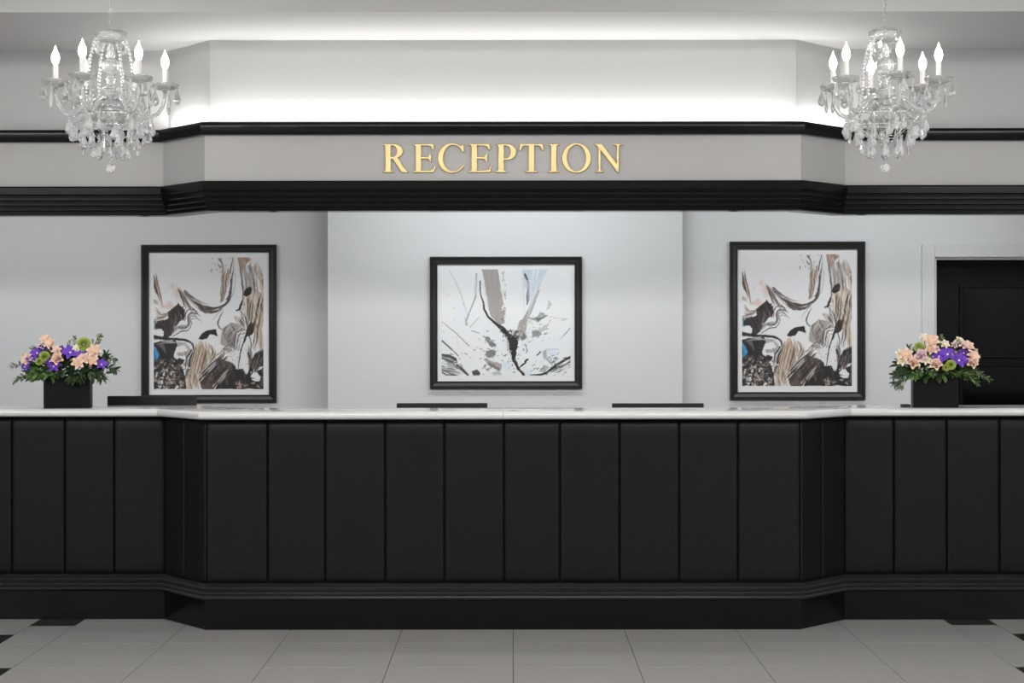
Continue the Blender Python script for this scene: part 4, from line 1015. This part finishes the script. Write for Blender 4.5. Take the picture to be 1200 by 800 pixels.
yA, yB = 9.10, 9.06
bl = [('orchid', 'purple', 325, 220, 55), ('orchid', 'purple', 275, 265, 52), ('orchid', 'purple', 212, 345, 38), ('orchid', 'purple', 495, 340, 50), ('orchid', 'deep_purple', 455, 295, 42),
      ('orchid', 'purple', 635, 212, 60), ('orchid', 'deep_purple', 545, 190, 38), ('orchid', 'purple', 725, 243, 42), ('orchid', 'purple', 915, 325, 46), ('orchid', 'deep_purple', 378, 178, 42), ('orchid', 'deep_purple', 225, 368, 30),
      ('lily', 'peach', 390, 108, 44), ('lily', 'peach', 450, 148, 48), ('lily', 'peach', 515, 208, 40), ('rose', 'peach', 532, 282, 48), ('lily', 'peach', 238, 290, 50), ('lily', 'peach', 845, 215, 56), ('lily', 'peach', 770, 280, 46),
      ('lily', 'peach', 712, 318, 50), ('lily', 'peach', 835, 295, 48), ('bud', 'peach', 820, 345, 38), ('lily', 'pink', 355, 160, 30), ('lily', 'cream', 690, 180, 30), ('bud', 'peach', 655, 290, 28),
      ('pompon', 'lime', 748, 140, 66), ('pompon', 'lime', 400, 255, 52), ('pompon', 'lime', 350, 300, 36),
      ('bud', 'pale_green', 845, 78, 34), ('bud', 'pale_green', 872, 108, 28), ('bud', 'pale_green', 820, 118, 30), ('bud', 'pale_green', 622, 122, 28), ('bud', 'pale_green', 608, 140, 22), ('bud', 'pale_green', 985, 265, 34), ('bud', 'pale_green', 968, 300, 30), ('bud', 'pale_green', 255, 185, 26), ('bud', 'cream', 195, 238, 28)]
sp = [('grey_leaf', 12, .030, .016, [(330, 400, -.04), (210, 360, -.06), (120, 330, -.05), (62, 345, -.05)]), ('grey_leaf', 9, .028, .015, [(300, 420, -.06), (200, 430, -.08), (130, 450, -.08), (105, 475, -.08)]),
      ('leaf', 12, .036, .016, [(400, 400, -.08), (300, 400, -.11), (220, 420, -.12), (180, 455, -.12)]), ('leaf', 12, .036, .018, [(450, 390, -.09), (390, 420, -.12), (300, 425, -.13), (270, 450, -.13)]),
      ('leaf', 10, .036, .018, [(520, 380, -.09), (480, 410, -.13), (430, 425, -.14), (390, 445, -.14)]), ('dark_leaf', 12, .042, .018, [(600, 380, -.09), (640, 420, -.12), (650, 460, -.13)]),
      ('dark_leaf', 12, .042, .018, [(680, 370, -.09), (740, 410, -.12), (740, 460, -.13)]), ('dark_leaf', 14, .042, .018, [(760, 380, -.08), (850, 400, -.10), (900, 430, -.11), (920, 455, -.11)]),
      ('dark_leaf', 14, .040, .017, [(820, 360, -.05), (930, 350, -.07), (1000, 360, -.07), (1025, 372, -.07)]), ('dark_leaf', 12, .036, .016, [(850, 320, -.03), (920, 280, -.05), (940, 240, -.05)]),
      ('grey_leaf', 8, .026, .012, [(820, 200, .0), (840, 120, .0), (860, 75, .0)]), ('grey_leaf', 7, .024, .011, [(600, 220, .0), (612, 150, .0), (622, 95, .0)]), ('grey_leaf', 8, .03, .014, [(930, 330, -.02), (985, 280, -.03), (1020, 300, -.04)]),
      ('leaf', 8, .03, .016, [(330, 330, -.06), (300, 360, -.11), (260, 385, -.12)]), ('dark_leaf', 10, .036, .016, [(600, 330, -.1), (590, 380, -.13), (560, 410, -.14)]), ('grey_leaf', 6, .024, .012, [(330, 280, -.03), (270, 215, -.03), (250, 180, -.03)])]
lv = [('leaf', 330, 440, .5, .3, .05, .024), ('leaf', 455, 430, .3, .8, .05, .026), ('grey_leaf', 650, 440, -.4, .9, .055, .020), ('grey_leaf', 690, 435, .5, .8, .055, .022), ('leaf', 400, 400, -.8, .2, .055, .026), ('grey_leaf', 500, 408, .9, 0, .05, .016),
      ('grey_leaf', 560, 405, .9, .1, .05, .018), ('leaf', 370, 370, -.6, .5, .05, .03), ('dark_leaf', 800, 400, .3, .8, .05, .022)]
arrangement('left flower box of purple orchids and peach lilies in a black cube vase', X(80, yA), yA, (10, 385), bl, sp, lv, (52.2, 108.6))
br_ = [('orchid', 'purple', 502, 258, 58), ('orchid', 'purple', 578, 238, 62), ('orchid', 'purple', 688, 292, 66), ('orchid', 'purple', 755, 280, 50), ('orchid', 'deep_purple', 738, 228, 42), ('orchid', 'purple', 345, 215, 36), ('bud', 'pink', 320, 368, 34), ('orchid', 'deep_purple', 825, 240, 30),
       ('lily', 'peach', 450, 140, 60), ('lily', 'peach', 432, 205, 50), ('lily', 'peach', 215, 258, 56), ('rose', 'peach', 268, 328, 50), ('rose', 'pink', 342, 258, 50), ('rose', 'peach', 465, 340, 48), ('lily', 'cream', 380, 305, 38), ('lily', 'peach', 782, 182, 50), ('lily', 'peach', 820, 275, 54),
       ('rose', 'peach', 810, 330, 44), ('lily', 'pink', 752, 168, 38), ('bud', 'cream', 858, 215, 36), ('rose', 'cream', 700, 138, 42), ('lily', 'cream', 390, 100, 40), ('lily', 'cream', 178, 308, 44), ('lily', 'cream', 165, 240, 36), ('lily', 'cream', 560, 158, 38), ('lily', 'pink', 645, 165, 30), ('bud', 'cream', 625, 250, 24), ('lily', 'pink', 470, 200, 34),
       ('pompon', 'lime', 332, 178, 50), ('pompon', 'lime', 608, 338, 48), ('pompon', 'lime', 560, 365, 34), ('bud', 'pale_green', 660, 232, 34), ('bud', 'pale_green', 870, 275, 30), ('bud', 'pale_green', 850, 315, 30), ('bud', 'pale_green', 395, 365, 30), ('bud', 'pale_green', 430, 395, 24), ('bud', 'pale_green', 440, 90, 26), ('bud', 'pale_green', 520, 128, 22), ('bud', 'pale_green', 415, 275, 26)]
sr = [('dark_leaf', 16, .036, .017, [(360, 400, -.06), (240, 390, -.09), (150, 410, -.10), (105, 440, -.10)]), ('dark_leaf', 16, .036, .017, [(330, 410, -.07), (220, 420, -.10), (160, 470, -.11), (110, 510, -.11)]), ('grey_leaf', 12, .034, .015, [(280, 400, -.08), (190, 450, -.11), (160, 510, -.12), (150, 545, -.12)]),
      ('leaf', 10, .034, .015, [(400, 400, -.08), (330, 415, -.12), (260, 450, -.13)]), ('leaf', 18, .030, .011, [(640, 400, -.06), (760, 410, -.09), (880, 440, -.10), (985, 470, -.10)]), ('leaf', 16, .030, .011, [(650, 420, -.07), (740, 440, -.10), (830, 470, -.11), (865, 505, -.11)]), ('grey_leaf', 14, .028, .010, [(680, 400, -.05), (800, 400, -.07), (870, 400, -.08), (940, 440, -.08)]),
      ('leaf', 14, .028, .011, [(620, 380, -.08), (720, 410, -.12), (790, 440, -.13)]), ('grey_leaf', 9, .026, .013, [(520, 240, 0), (570, 150, 0), (585, 95, 0)]), ('grey_leaf', 7, .024, .012, [(560, 220, 0), (600, 150, 0), (612, 115, 0)]), ('dark_leaf', 8, .030, .014, [(330, 260, -.02), (280, 230, -.03), (265, 190, -.03)]), ('dark_leaf', 10, .036, .018, [(640, 330, -.1), (650, 230, -.11), (640, 190, -.11)]),
      ('leaf', 8, .03, .014, [(400, 340, -.09), (410, 390, -.13), (440, 420, -.14)]), ('dark_leaf', 10, .034, .015, [(820, 360, -.05), (870, 320, -.06), (885, 270, -.06)])]
lr = [('leaf', 500, 400, -.7, .4, .06, .034), ('leaf', 545, 430, .2, .7, .05, .034), ('leaf', 600, 395, .5, .4, .06, .034), ('leaf', 640, 420, .6, .3, .055, .03), ('leaf', 470, 435, -.6, .2, .05, .028), ('leaf', 570, 320, .2, -.6, .05, .03)]
arrangement('right flower box of purple orchids and peach roses in a black cube vase', X(1095, yB), yB, (1030, 385), br_, sr, lr, (1067.6, 1122.4))
